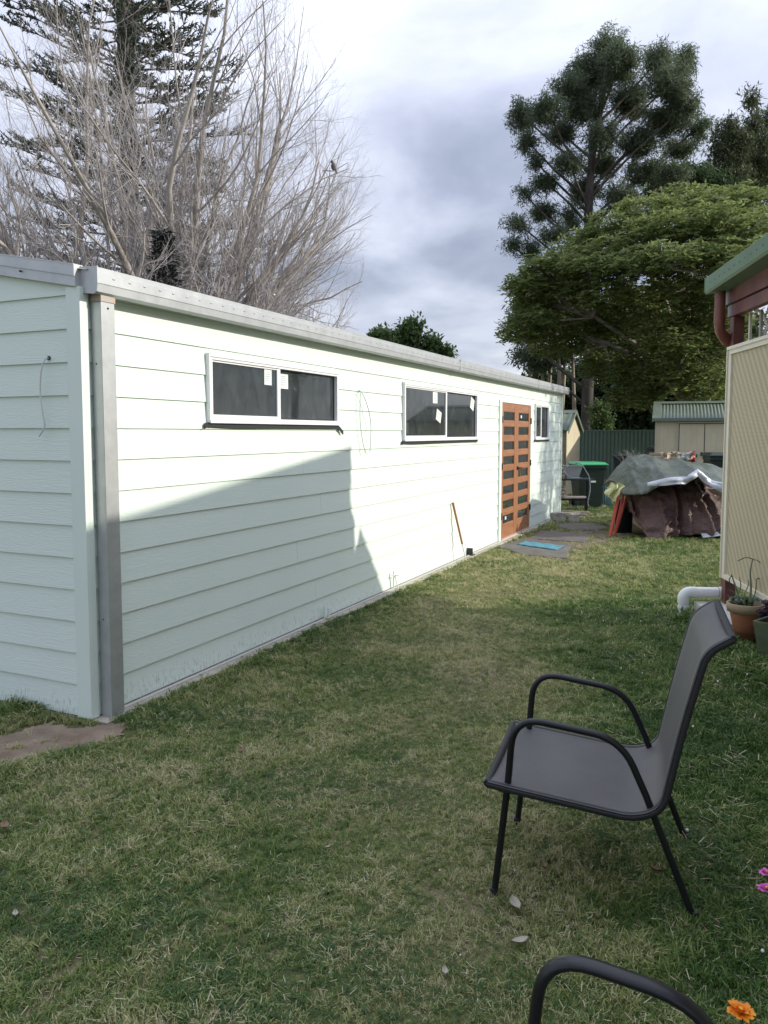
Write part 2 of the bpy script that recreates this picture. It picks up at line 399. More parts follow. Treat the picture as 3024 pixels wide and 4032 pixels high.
joints = {0: [4.1, 8.2], 1: [2.3, 6.4], 2: [4.05], 3: [2.0, 6.1], 4: [4.2], 5: [2.4, 6.6], 6: [4.0], 7: [2.1, 6.2], 8: [4.25], 9: [], 10: [3.9], 11: [3.3], 12: [2.2, 6.3, 10.4]}
for k in range(13):
    z0 = -.006 + ST * k; h = ST - .0008
    cuts = [(.03, LEN - .03)]
    zm0, zm1 = z0 + .02, z0 + h - .02
    for (o0, o1, q0, q1) in ops:
        if q0 < zm1 and q1 > zm0:
            new = []
            for (a0, a1) in cuts:
                if o0 > a0 and o1 < a1: new += [(a0, o0), (o1, a1)]
                else: new.append((a0, a1))
            cuts = new
    for (o0, o1, q0, q1) in ops:
        if z0 < q1 < z0 + h and q1 - z0 > .02:
            if z0 + h - q1 > .006: board_piece(o0 + .001, o1 - .001, q1 + .001, z0 + h - q1 - .001).build('weatherboard', M_board, shed)
        if z0 < q0 < z0 + h - .02 and q0 > .1:
            if q0 - z0 > .006: board_piece(o0 + .001, o1 - .001, z0, q0 - z0 - .001).build('weatherboard', M_board, shed)
    for (a0, a1) in cuts:
        js = [a0] + [A(j) for j in joints[k] if a0 + .3 < A(j) < a1 - .3] + [a1]
        for i in range(len(js) - 1):
            board_piece(js[i] + (.0013 if i else 0), js[i + 1] - (.0013 if i < len(js) - 2 else 0), z0, h).build('weatherboard', M_board, shed)
TP = math.tan(R(10.6))
for k in range(17):
    z0 = -.006 + ST * k; h = ST - .0008
    if z0 + h > 2.40 + TP * DEP / 2 + .02: break
    lo = .03 if k < 13 else (z0 + h - 2.42) / TP
    hi = DEP - lo
    if k < 12: board_piece(lo, hi, z0, h, True).build('weatherboard', M_board, shed)
    else:   # trimmed to the roof slope
        zt0 = z0 + h; s0 = max(.03, (z0 - 2.40) / TP); s1 = max(s0 + .001, (zt0 - 2.40) / TP)
        q_ = [(s0, z0), (DEP - s0, z0), (DEP - s1, zt0), (s1, zt0)]
        if s0 < .031 and 2.40 + .03 * TP < zt0: q_ = [(.03, z0), (DEP - .03, z0), (DEP - .03, 2.40), (DEP - s1, zt0), (s1, zt0), (.03, 2.40)]
        bb_ = MB(); bb_.v = [(-.0185 + .0105 * (z - z0) / h, a, z) for a, z in q_] + [(0, a, z) for a, z in q_]; m_ = len(q_)
        bb_.f = [tuple(range(m_ - 1, -1, -1)), tuple(range(m_, 2 * m_))] + [(i, (i + 1) % m_, m_ + (i + 1) % m_, m_ + i) for i in range(m_)]; bb_.sm = [False] * len(bb_.f)
        bb_.build('weatherboard', M_board, shed)
# wall linings behind the boards
b = MB()
zt = 2.40
aa = [0.001] + [v for o in (wins[0], wins[1], door, wins[2]) for v in o[:2]] + [LEN]
for i in range(len(aa) - 1):
    if i % 2 == 0: b.box(aa[i], aa[i + 1], .001, .09, -.012, zt)
for o0, o1, q0, q1 in ops:
    b.box(o0, o1, .001, .09, q1, zt)
    if q0 > 0: b.box(o0, o1, .001, .09, -.012, q0)
b.box(.001, LEN, DEP - .09, DEP, -.012, zt)
for x0 in (.001, LEN - .09):
    b.prism([(.09, -.012), (DEP - .09, -.012), (DEP - .09, zt), (DEP / 2, zt + TP * DEP / 2), (.09, zt)], 'x', x0, x0 + .089)
b.build('wall_frame', M_inside, shed)
# corner stops
b = MB(); b.box(-.030, -.0005, -.030, .072, -.01, 2.392); b.box(-.0005, .032, -.030, -.0005, -.01, 2.392); b.build('corner_stop', M_trim, shed, bevel=.002)
b = MB(); b.box(LEN - .035, LEN + .03, -.030, -.0005, -.01, 2.36); b.box(LEN, LEN + .03, -.0005, .06, -.01, 2.36); b.build('corner_stop', M_trim, shed, bevel=.002)
# roof
def corr_sheet(mb, a0, a1, prof, pitch=.076, amp=.008, per=6):
    """prof: list of (b,z); corrugations run along prof, wave across a"""
    n = int((a1 - a0) / pitch * per); base = len(mb.v); vs = []
    for i in range(n + 1):
        a = a0 + (a1 - a0) * i / n; wv = amp * math.sin(2 * math.pi * a / pitch)
        for (bb, z) in prof: vs.append((a, bb, z + wv))
    m = len(prof)
    fs = [(i * m + j, (i + 1) * m + j, (i + 1) * m + j + 1, i * m + j + 1) for i in range(n) for j in range(m - 1)]
    mb.add(vs, fs, True)
b = MB(); zr = 2.50
corr_sheet(b, -.02, LEN + .12, [(-.07, zr - TP * .07), (DEP / 2, zr + TP * DEP / 2)])
corr_sheet(b, -.02, LEN + .12, [(DEP / 2, zr + TP * DEP / 2 + .001), (DEP + .07, zr - TP * .07)])
o = b.build('roof', M_galvd, shed)
md = o.modifiers.new('thickness', 'SOLIDIFY'); md.thickness = .002
# barge (gable fascia) with a folded crease
b = MB()
def barge(b0, b1, z0):
    sl = TP if b1 > b0 else -TP
    for (da0, da1, l, hgt) in ((-.040, -.004, 0, .055), (-.047, -.004, .0552, .058), (-.050, .02, .1134, .006)):
        p = []
        for bb in (b0, b1): p.append((bb, z0 + abs(bb - b0) * TP + l))
        poly = [(p[0][0], p[0][1]), (p[1][0], p[1][1]), (p[1][0], p[1][1] + hgt), (p[0][0], p[0][1] + hgt)]
        b.prism(poly, 'x', da0, da1)
barge(-.012, DEP / 2, 2.390); barge(DEP, DEP / 2 + .001, 2.390)
b.build('barge_board', M_galv, shed)
b = MB()
for bb in (.39, 1.3, 2.2): b.tube([(-.052, bb, 2.43 + bb * TP), (-.04, bb, 2.43 + bb * TP)], .005, 8)
kind(b.build('barge_screws', M_darkmetal, shed), 'stuff')
# gutter
prof = [(-.012, 2.362), (-.108, 2.352), (-.126, 2.362), (-.129, 2.405), (-.133, 2.407), (-.133, 2.462), (-.126, 2.466), (-.126, 2.492), (-.118, 2.494),
        (-.116, 2.47), (-.122, 2.455), (-.122, 2.412), (-.118, 2.370), (-.106, 2.362), (-.018, 2.370), (-.018, 2.46), (-.012, 2.46)]
b = MB(); b.prism(prof, 'x', .001, LEN + .13)
b.prism([(-.010, 2.360), (-.108, 2.350), (-.128, 2.362), (-.136, 2.405), (-.136, 2.495), (-.010, 2.50)], 'x', -.004, .0005)
b.prism([(-.010, 2.360), (-.108, 2.350), (-.128, 2.362), (-.136, 2.405), (-.136, 2.495), (-.010, 2.50)], 'x', LEN + .1305, LEN + .134)
b.box(5.9, 5.93, -.1345, -.125, 2.35, 2.494)
b.box(9.9, 9.93, -.1345, -.125, 2.35, 2.494)
b.build('gutter', M_galv, shed)
b = MB(); q = .12
while q < LEN: b.sphere((q, -.1335, 2.444), (.011, .003, .006), 6, 4); q += .118 + .02 * random.random()
kind(b.build('gutter_rivets', M_galvd, shed), 'stuff')
# soffit strip under the gutter
MB().box(.03, LEN, -.016, -.0005, 2.3535, 2.40).build('top_trim', M_trim, shed)
# downpipe
b = MB(); b.box(.050, .152, -.104, -.030, -.03, 2.318)
o = b.build('downpipe', M_galv, shed, bevel=.004)
b = MB(); b.box(.047, .155, -.107, -.027, 2.3185, 2.356); b.build('pipe_collar', mat('rusty_collar', (.42, .38, .34), .5, .4, col2=(.50, .30, .22), nscale=9, lo=.5, hi=.62), o)
b = MB(); b.tube([(.100, -.107, 2.285), (.100, -.103, 2.285)], .006, 8); b.tube([(.048, -.06, 1.98), (.052, -.06, 1.98)], .005, 8); b.tube([(.048, -.06, .55), (.052, -.06, .55)], .004, 8)
kind(b.build('rivets', M_darkmetal, o), 'stuff')
# slab under the shed with its ledge
kind(MB().box(-.02, LEN + .1, -.135, DEP + .05, -.30, -.014).build('footing', M_conc, shed, bevel=.004), 'structure')
MB().box(.16, LEN, -.062, -.040, -.0135, -.006).build('base_angle', mat('pale_angle', (.5, .5, .47), .6), shed)

# windows: frame, sash bars, panes, stickers, black sill flashing
def window(a0, a1, z0, z1, mid, stickers, label, flash=(0.02, .07), reveal=True):
    f = MB(); t = .030
    y0, y1 = -.040, .02
    f.box(a0, a1, y0, y1, z1 - t, z1); f.box(a0, a1, y0, y1, z0, z0 + t)
    f.box(a0, a0 + t, y0, y1, z0 + t, z1 - t); f.box(a1 - t, a1, y0, y1, z0 + t, z1 - t)
    f.box(a0 - .012, a0 + .001, -.046, -.012, z0 - .004, z1 + .012)     # side flange
    f.box(a0 - .012, a1 + .004, -.052, -.0405, z0 - .008, z0 + .012)   # sill nose
    f.box(a0, a1, -.0465, -.0405, z1 - .012, z1 + .008)
    o = f.build('window', M_white, shed, bevel=.0015); o['label'] = label
    s = MB(); w2 = .022; i0, i1, k0, k1 = a0 + t + .001, a1 - t - .001, z0 + t + .001, z1 - t - .001
    s.box(mid - w2, mid + w2, -.032, -.004, k0, k1)
    s.box(i0, mid - w2 - .001, -.030, -.010, k0, k0 + .020); s.box(i0, mid - w2 - .001, -.030, -.010, k1 - .012, k1)
    s.box(i0, i0 + .012, -.030, -.010, k0 + .0205, k1 - .0125)
    s.build('sash', M_white, o)
    sl = MB(); sl.box(mid + w2 + .001, i1, -.010, .012, k0, k0 + .008); sl.box(mid + w2 + .001, i1, -.010, .012, k1 - .008, k1)
    sl.box(i1 - .01, i1, -.010, .012, k0 + .0085, k1 - .0085); sl.build('gasket', M_black, o)
    MB().box(i0 + .0125, mid - w2 - .0005, -.022, -.018, k0 + .0205, k1 - .0125).build('pane', M_glass, o)
    MB().box(mid + w2 + .0015, i1 - .0105, -.004, .000, k0 + .0085, k1 - .0085).build('pane', M_glass, o)
    for (sa, sz, sw, sh, rot, yy) in stickers:
        T = Matrix.Translation((sa, yy, sz)) @ Matrix.Rotation(rot, 4, 'Y')
        so = MB().box(-sw / 2, sw / 2, -.0008, 0, -sh / 2, sh / 2, T).build('sticker', M_paper, o)
        pr = MB()
        for q in range(5):
            pr.box(-sw * .36, sw * (.1 + .25 * random.random()), -.0012, -.0009, sh * (.32 - q * .14), sh * (.35 - q * .14), T)
        MB_print = pr.build('sticker_print', mat('print_ink', (.25, .3, .36), .7), o)
    # flashing below, curling at the ends
    fl = MB(); fa0, fa1 = a0 - .06, a1 + flash[0]
    pts = [(fa0, -.034, z0 - .030), (fa0 + .05, -.03, z0 - .016), (a0 + .3, -.03, z0 - .022), ((a0 + a1) / 2, -.03, z0 - .020), (a1 - .1, -.03, z0 - .020), (a1, -.032, z0 - .022), (fa1, -.035, z0 - .022 - flash[1])]
    pp = smooth_path(pts, 5)
    vs = []; 
    for p in pp: vs += [(p.x, p.y - .004, p.z - .018), (p.x, p.y - .004, p.z + .012), (p.x, p.y + .006, p.z + .012), (p.x, p.y + .006, p.z - .018)]
    n = len(pp)
    fl.add(vs, [(i * 4 + j, i * 4 + (j + 1) % 4, (i + 1) * 4 + (j + 1) % 4, (i + 1) * 4 + j) for i in range(n - 1) for j in range(4)] + [(0, 3, 2, 1), (4 * n - 4, 4 * n - 3, 4 * n - 2, 4 * n - 1)])
    fl.build('flashing', M_rubber, o)
    # pale reveal of the frame behind the glass
    rv = MB(); rv.box(a1 - .17, a1 - .005, .093, .12, z0, z1); rv.build('reveal', mat('reveal_paint', (.30, .36, .37), .7), o)
window(*wins[0], A(1.72), [(A(1.58), 2.02, .10, .115, 0, -.0235), (A(1.83), 2.005, .13, .115, 0, -.0055)], 'widest low sliding window nearest the downpipe', (.085, .05))
window(*wins[1], A(5.46), [(A(5.10), 2.01, .15, .13, 0, -.0235), (A(5.22), 1.80, .16, .13, .3, -.0235), (A(6.52), 1.985, .15, .15, .35, -.0055)], 'middle sliding window with three crooked paper stickers', (-.02, .0))
window(*wins[2], A(10.30), [], 'small sliding window beyond the doors', (.05, .0))

# doors
DA0, DA1, DZ0, DZ1 = door
b = MB(); fy = -.034
b.box(DA0 - .03, DA0 + .085, fy, .08, -.012, DZ1); b.box(DA1 - .045, DA1 + .02, fy, .08, -.012, DZ1); b.box(DA0 + .0855, DA1 - .0455, fy, .08, DZ1 - .028, DZ1)
b.build('door_frame', M_trim, shed, bevel=.002)
b = MB(); b.box(DA0 + .0855, DA1 - .0455, -.05, .08, -.013, .012); b.build('door_sill', mat('pinkish_sill', (.55, .38, .28), .6, col2=(.45, .30, .22), nscale=6), shed)
la0, la1 = DA0 + .088, DA1 - .048; lmid = (la0 + la1) / 2 - .02; z0, z1 = .016, DZ1 - .031
stile = .115
lits = [(1.788 - i * .2245, 1.926 - i * .2245) for i in range(8)]
def leaf(a0, a1, sides, label):
    f = MB()
    f.box(a0, a0 + sides[0], -.028, .010, z0, z1); f.box(a1 - sides[1], a1, -.028, .010, z0, z1)
    o = f.build('door_leaf', M_cedar, shed, bevel=.002); o['label'] = label
    r0, r1 = a0 + sides[0] + .0005, a1 - sides[1] - .0005
    prev = z1
    for (q0, q1) in lits + [(z0, z0)]:
        hi = prev; lo = q1 if q1 > z0 else z0
        MB().box(r0, r1, -.025, .007, lo, hi).build('rail', M_cedarh, o, bevel=.0015)
        prev = q0
    for i, (q0, q1) in enumerate(lits):
        bd = MB(); tt = .007
        bd.box(r0, r1, -.019, -.004, q0, q0 + tt); bd.box(r0, r1, -.019, -.004, q1 - tt, q1); bd.box(r0, r0 + tt, -.019, -.004, q0 + tt, q1 - tt); bd.box(r1 - tt, r1, -.019, -.004, q0 + tt, q1 - tt)
        bd.build('glazing_bead', M_cedarh, o)
        MB().box(r0 + tt, r1 - tt, -.010, -.006, q0 + tt, q1 - tt).build('pane', M_glass, o)
    return o
lf = leaf(la0, lmid - .002, (.10, .115), 'left door leaf with eight small panes')
rt = leaf(lmid + .002, la1, (.115, .12), 'right door leaf with lever handle')
MB().box(A(8.12), A(8.19), -.0145, -.0112, .275, .325).build('sticker', M_white, lf)
MB().box(A(8.97), A(9.04), -.0145, -.0112, 1.84, 1.885).build('sticker', M_white, rt)
for q in (.30, 1.05, 1.75):
    MB().box(la0 - .006, la0 + .008, -.048, -.0285, q, q + .10).build('hinge', M_black, lf)
    MB().box(la1 - .008, la1 + .006, -.048, -.0285, q, q + .10).build('hinge', M_black, rt)
hx = lmid + .06
b = MB(); b.tube([(hx, -.0285, 1.045), (hx, -.045, 1.045)], .028, 14); b.tube([(hx, -.045, 1.045), (hx, -.075, 1.045)], .010, 8); b.tube([(hx, -.075, 1.045), (hx + .11, -.078, 1.045)], .010, 8)
b.build('handle', M_black, rt)
b = MB(); b.tube([(hx + .09, -.05, 1.03), (hx + .10, -.06, .93)], .004, 6); b.sphere((hx + .10, -.06, .925), (.012, .004, .02)); b.build('key', M_gold, rt)

# cables and stubs on the shed (placed by shed-wall coordinates)
def shed_pt(a, b, z):  # local -> world
    p = S0 + U * a - Nn * b; return Vector((p[0], p[1], z))
b = MB(); pts = smooth_path([(-.018, .221, 2.015), (-.045, .222, 2.01), (-.055, .245, 1.94), (-.05, .262, 1.82), (-.05, .250, 1.72), (-.045, .243, 1.64), (-.05, .283, 1.58)], 6)
b.tube(pts, .0048, 6)
cab = thing('loose_cable', 'short white cable hanging from a hole in the gable end wall', 'cable', tuple(S0), SHROT); b.build('cable_sheath', mat('white_cable', (.62, .66, .64), .5), cab)
b = MB(); b.tube([(-.0245, .221, 2.017), (-.0150, .221, 2.017)], .012, 10); b.build('cable_hole', M_black, cab)
cab = thing('looped_cable', 'thin grey cable loop hanging between the first two windows', 'cable', tuple(S0), SHROT)
a_ = A(3.09)
MB().tube(smooth_path([(a_, -.02, 1.985), (a_ + .01, -.045, 1.99), (a_ - .0, -.05, 1.9), (a_ + .01, -.045, 1.7), (a_ + .06, -.05, 1.50), (a_ + .11, -.06, 1.40)], 6), .004, 6).build('cable_strand', M_cable, cab)
MB().tube(smooth_path([(a_, -.022, 1.975), (a_ + .02, -.055, 1.98), (a_ + .12, -.065, 1.86), (a_ + .20, -.06, 1.72), (a_ + .22, -.055, 1.60), (a_ + .19, -.06, 1.42)], 6), .004, 6).build('cable_strand', M_cable, cab)
cab = thing('wispy_cable', 'thin curled cable above eye level just before the orange doors', 'cable', tuple(S0), SHROT)
a_ = A(7.16)
MB().tube(smooth_path([(a_, -.02, 1.99), (a_ + .02, -.05, 2.0), (a_ - .02, -.06, 1.93), (a_ - .04, -.05, 1.80)], 5), .0025, 5).build('cable_strand', M_cable, cab)
MB().tube(smooth_path([(a_, -.022, 1.975), (a_ + .08, -.07, 1.985), (a_ + .25, -.08, 1.95), (a_ + .36, -.05, 1.83)], 5), .0025, 5).build('cable_strand', M_cable, cab)
# pipe stubs at the base
t = thing('cross_handled_tap', 'small mint painted garden tap stub with cross handle at the wall base', 'tap', tuple(S0), SHROT)
a_ = A(3.86)
b = MB(); b.tube([(a_, -.05, -.012), (a_, -.05, .17)], .009, 8); b.tube([(a_ + .03, -.09, -.012), (a_ + .01, -.055, .13)], .006, 8); b.build('riser', M_trim, t)
b = MB(); b.tube([(a_ - .04, -.06, .125), (a_ + .06, -.07, .12)], .005, 6); b.tube([(a_ - .03, -.03, .135), (a_ + .02, -.10, .128)], .005, 6); b.build('cross_handle', M_trim, t)
t = thing('pipe_stub', 'two short pale pipe stubs poking up by the wall base near the downpipe end', 'pipe', tuple(S0), SHROT)
a_ = A(2.40)
b = MB(); b.tube([(a_, -.05, -.012), (a_, -.05, .085), (a_ + .004, -.04, .10)], .012, 8); b.build('riser', M_trim, t)
b = MB(); b.tube([(a_ + .05, -.055, -.012), (a_ + .05, -.055, .07)], .010, 8); b.build('riser', M_trim, t)
b = MB(); b.lathe([(.0, .0), (.035, .0), (.035, .012), (0, .012)], a_ + .02, -.06, 10); o = b.build('base_plate', M_conc, t); o.location.z = -.014
t = thing('metal_bracket', 'small dark metal bracket on the slab ledge beside the leaning stick', 'bracket', tuple(S0), SHROT)
a_ = A(6.30); MB().box(a_, a_ + .10, -.10, -.02, -.0135, .0).build('foot', M_black, t); MB().box(a_ + .0, a_ + .012, -.10, -.02, .0005, .085).build('upright', M_black, t)
# leaning stick
st0 = Vector((1.04, 9.80, -.02)); st1 = shed_pt(A(5.70), -.035, .735)
d = st1 - st0
t = thing('leaning_stick', 'brown broom stick with white lower end leaning on the mint wall', 'stick', tuple(st0))
MB().tube([d * .30, d * 1.0], [.013, .015], 8).build('shaft', M_broom, t)
MB().tube([Vector((0, 0, 0)), d * .2995], .008, 8).build('white_tip', M_white, t)

# ------------------------------------------------------------------ green roofed veranda house (right)
HR = math.atan2(-.0909, .9959)
HO = (3.0, 6.8, 0)
house = thing('veranda_house', 'maroon and cream veranda house with green gutter at right edge', 'house', HO, HR)
MB().box(0, .09, 0, .09, .10, 2.60).build('post', M_maroon, house, bevel=.003)
MB().box(-.012, .06, -9, .115, 2.602, 2.700).build('beam', M_maroon, house, bevel=.003)
MB().box(-.030, .02, -9, .135, 2.712, 2.875).build('fascia', M_maroon, house, bevel=.003)
MB().box(-.0315, -.0302, .02, .136, 2.713, 2.86).build('primer_patch', M_grey_patch, house)
MB().box(-.0135, -.0122, .02, .116, 2.61, 2.698).build('primer_patch', M_grey_patch, house)
b = MB(); gp_ = [(-.030, 2.82), (-.195, 2.812), (-.212, 2.83), (-.212, 2.945), (-.205, 2.952), (-.203, 2.94), (-.205, 2.84), (-.19, 2.822), (-.036, 2.83), (-.036, 2.945), (-.030, 2.945)]
b.prism(gp_, 'y', -9, .13); b.prism([(-.028, 2.818), (-.197, 2.81), (-.215, 2.828), (-.215, 2.955), (-.028, 2.955)], 'y', .1305, .134)
b.v = [(v[0], v[1], v[2] - .036 * v[1]) for v in b.v]; b.build('gutter', M_green, house)
b = MB(); q = -.02
while q > -4: b.sphere((-.2125, q, 2.885 - .036 * q), (.003, .008, .007), 6, 4); q -= .115
kind(b.build('gutter_rivets', mat('dark_green_rivet', (.04, .09, .05), .5), house), 'stuff')
b = MB(); tp = math.tan(R(9))
b2_ = MB(); corr_sheet(b2_, -9.0, .12, [(-.13, 2.955), (6.4, 2.955 + tp * 6.5)], .076, .008, 4)
b2_.v = [(v[1], v[0], v[2] - .036 * v[0]) for v in b2_.v]
o = b2_.build('roof', M_green, house); md = o.modifiers.new('t', 'SOLIDIFY'); md.thickness = .002
MB().prism([(0.03, 2.875), (6.3, 2.875), (6.3, 2.93 + tp * 6.4), (.03, 2.94)], 'y', -9, .10).build('ceiling', M_maroon, house)
b = MB(); b.box(1.9, 6.2, -9, .06, -.03, 2.874); b.build('wall', mat('house_wall', (.20, .15, .12), .8), house)
b = MB(); b.box(-.23, -.001, -.75, .10, -.05, .098); b.build('slab_edge', M_tile, house, bevel=.004)
MB().box(0, 1.9, -9, .10, -.05, .0995).build('veranda_floor', M_tile, house)
# screen
b = MB(); fx0, fx1 = -.040, -.002; y0, y1 = -9.0, -.004; z0_, z1_ = .335, 2.330
b.box(fx0, fx1, y0, y1, z1_ - .060, z1_); b.box(fx0, fx1, y0, y1, z0_, z0_ + .042); b.box(fx0, fx1, y1 - .075, y1, z0_ + .0425, z1_ - .0605); b.box(fx0, fx1, -2.1, -2.03, z0_ + .0425, z1_ - .0605)
b.box(fx0 - .012, fx0 - .0005, y0, y1 + .003, z1_ - .022, z1_ + .006); b.box(fx0 - .012, fx0 - .0005, y1 - .012, y1 + .003, z0_, z1_ - .0225)
b.build('screen_frame', M_cream, house, bevel=.002)
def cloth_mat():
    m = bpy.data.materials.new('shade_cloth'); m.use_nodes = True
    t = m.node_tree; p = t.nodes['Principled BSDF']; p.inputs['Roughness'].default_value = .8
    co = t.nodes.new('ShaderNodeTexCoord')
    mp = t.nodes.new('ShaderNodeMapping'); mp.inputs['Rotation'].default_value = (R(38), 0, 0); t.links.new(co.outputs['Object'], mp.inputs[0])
    wv = t.nodes.new('ShaderNodeTexWave'); wv.bands_direction = 'Y'; wv.inputs['Scale'].default_value = 4.4; wv.inputs['Distortion'].default_value = .25; wv.inputs['Detail'].default_value = 1  # broad diagonal bands: sunlight through slats, painted into the cloth colour
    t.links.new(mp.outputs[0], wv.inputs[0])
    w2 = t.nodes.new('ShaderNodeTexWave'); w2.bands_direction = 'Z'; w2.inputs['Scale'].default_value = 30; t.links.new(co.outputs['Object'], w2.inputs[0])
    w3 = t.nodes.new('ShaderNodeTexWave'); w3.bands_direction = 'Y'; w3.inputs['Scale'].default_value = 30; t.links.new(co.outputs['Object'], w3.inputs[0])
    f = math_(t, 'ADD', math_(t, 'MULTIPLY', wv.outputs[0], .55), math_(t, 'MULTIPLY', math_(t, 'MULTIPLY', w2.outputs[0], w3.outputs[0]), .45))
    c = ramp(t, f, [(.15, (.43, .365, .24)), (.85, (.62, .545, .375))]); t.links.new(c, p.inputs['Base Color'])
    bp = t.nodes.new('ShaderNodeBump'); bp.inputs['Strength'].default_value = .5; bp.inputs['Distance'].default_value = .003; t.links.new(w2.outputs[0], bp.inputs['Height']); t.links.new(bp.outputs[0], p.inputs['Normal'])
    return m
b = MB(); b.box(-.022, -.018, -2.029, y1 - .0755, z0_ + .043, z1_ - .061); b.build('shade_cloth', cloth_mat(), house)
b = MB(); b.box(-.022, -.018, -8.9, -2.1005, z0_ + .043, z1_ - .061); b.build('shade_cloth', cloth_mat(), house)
# lattice in the gap above the screen, set back
M_lat = mat('cream_lattice', (.40, .38, .31), .7)
MB().box(.10, .12, -.33, -.30, 2.33, 2.60).build('lattice_batten', M_lat, house)
MB().box(.065, .085, -.19, -.165, 2.33, 2.60).build('lattice_batten', M_cream, house)
for i in range(26):
    for sgn in (1, -1):
        T = Matrix.Translation((.115 + (.008 if sgn > 0 else 0), -.42 - i * .13, 2.47)) @ Matrix.Rotation(sgn * R(45), 4, 'X')
        MB().box(0, .007, -.018, .018, -.185, .185, T).build('lattice_slat', M_lat, house)
# downpipe, maroon, bending back behind the post
pp = smooth_path([(-.10, .055, 2.83), (-.10, .055, 2.66), (-.10, .055, 2.53)], 4) + smooth_path([(-.085, .065, 2.475), (-.03, .10, 2.42), (.045, .15, 2.36)], 4) + [Vector((.06, .155, 2.30)), Vector((.06, .155, .20))]
b = MB(); b.tube(pp, .045, 16); b.tube([(-.10, .055, 2.70), (-.10, .055, 2.695)], .0462, 16); b.build('downpipe', M_maroond, house)
b = MB(); b.tube([(-.10, .055, 2.66), (-.10, .055, 2.55)], .048, 16); b.tube([(-.065, .078, 2.455), (-.012, .113, 2.40)], .048, 16); b.build('downpipe_socket', M_maroond, house)
# white stormwater pipe
pv = thing('stormwater_pipe', 'fat white plastic pipe with elbow running into the lawn beside maroon post', 'pipe', (2.69, 6.93, GZ))
pc = [(.44, 0, .206), (.06, 0, .206)] + [(.06 - .06 * math.sin(a), 0, .146 + .06 * math.cos(a)) for a in [i * math.pi / 12 for i in range(1, 7)]] + [(0, 0, -.05)]
MB().tube(pc, .046, 20).build('pipe_run', M_pvc, pv)
b = MB(); b.tube([(.10, 0, .206), (.055, 0, .206)] + [(.055 - .058 * math.sin(a), 0, .148 + .058 * math.cos(a)) for a in [i * math.pi / 12 for i in range(1, 7)]] + [(-.003, 0, .11)], .051, 20); b.build('elbow', M_pvc, pv)
MB().tube([(.32, 0, .206), (.38, 0, .206)], .0505, 20).build('coupling', M_pvc, pv)
MB().tube([(0, 0, .06), (0, 0, .085)], .050, 20).build('coupling', M_pvc, pv)
MB().tube([(.300, 0, .206), (.306, 0, .206)], .0472, 20).build('rust_ring', M_stain, pv)

# ------------------------------------------------------------------ chairs
def sling_mat():
    m = bpy.data.materials.new('grey_sling_mesh'); m.use_nodes = True
    t = m.node_tree; p = t.nodes['Principled BSDF']; p.inputs['Roughness'].default_value = .62
    co = t.nodes.new('ShaderNodeTexCoord')
    n = t.nodes.new('ShaderNodeTexNoise'); n.inputs['Scale'].default_value = 350; n.inputs['Detail'].default_value = 2; t.links.new(co.outputs['Object'], n.inputs[0])
    n2 = t.nodes.new('ShaderNodeTexNoise'); n2.inputs['Scale'].default_value = 4; t.links.new(co.outputs['Object'], n2.inputs[0])
    v = t.nodes.new('ShaderNodeTexVoronoi'); v.inputs['Scale'].default_value = 11; t.links.new(co.outputs['Object'], v.inputs[0])
    base = ramp(t, math_(t, 'ADD', math_(t, 'MULTIPLY', n.outputs[0], .6), math_(t, 'MULTIPLY', n2.outputs[0], .4)), [(.3, (.062, .060, .057)), (.7, (.120, .116, .110))])
    dots = ramp(t, v.outputs['Distance'], [(.0, .5), (.045, 0.0)], 'CONSTANT')
    mx = t.nodes.new('ShaderNodeMix'); mx.data_type = 'RGBA'; t.links.new(dots, mx.inputs[0]); t.links.new(base, mx.inputs[6]); mx.inputs[7].default_value = (.35, .35, .35, 1)
    t.links.new(base, p.inputs['Base Color'])
    wv = t.nodes.new('ShaderNodeBump'); wv.inputs['Strength'].default_value = .35; wv.inputs['Distance'].default_value = .001; t.links.new(n.outputs[0], wv.inputs['Height']); t.links.new(wv.outputs[0], p.inputs['Normal'])
    return m
M_sling = sling_mat()
M_hem = mat('dark_sling_hem', (.014, .014, .016), .7, col2=(.024, .024, .026), nscale=200)
def round_path(pts, rads, n=6):
    """polyline with rounded corners"""
    P = [Vector(p) for p in pts]; out = [P[0]]
    for i in range(1, len(P) - 1):
        r = rads[i]
        if r <= 0: out.append(P[i]); continue
        a = (P[i - 1] - P[i]); c = (P[i + 1] - P[i]); la, lc = a.length, c.length; a.normalize(); c.normalize()
        r_ = min(r, la * .49, lc * .49)
        for k in range(n + 1):
            t = k / n; out.append((P[i] + a * r_) * (1 - t) ** 2 + P[i] * 2 * t * (1 - t) + (P[i] * 1.0 + c * r_) * t * t)
    out.append(P[-1]); return [p for k_, p in enumerate(out) if k_ == 0 or (p - out[k_ - 1]).length > 1e-4]
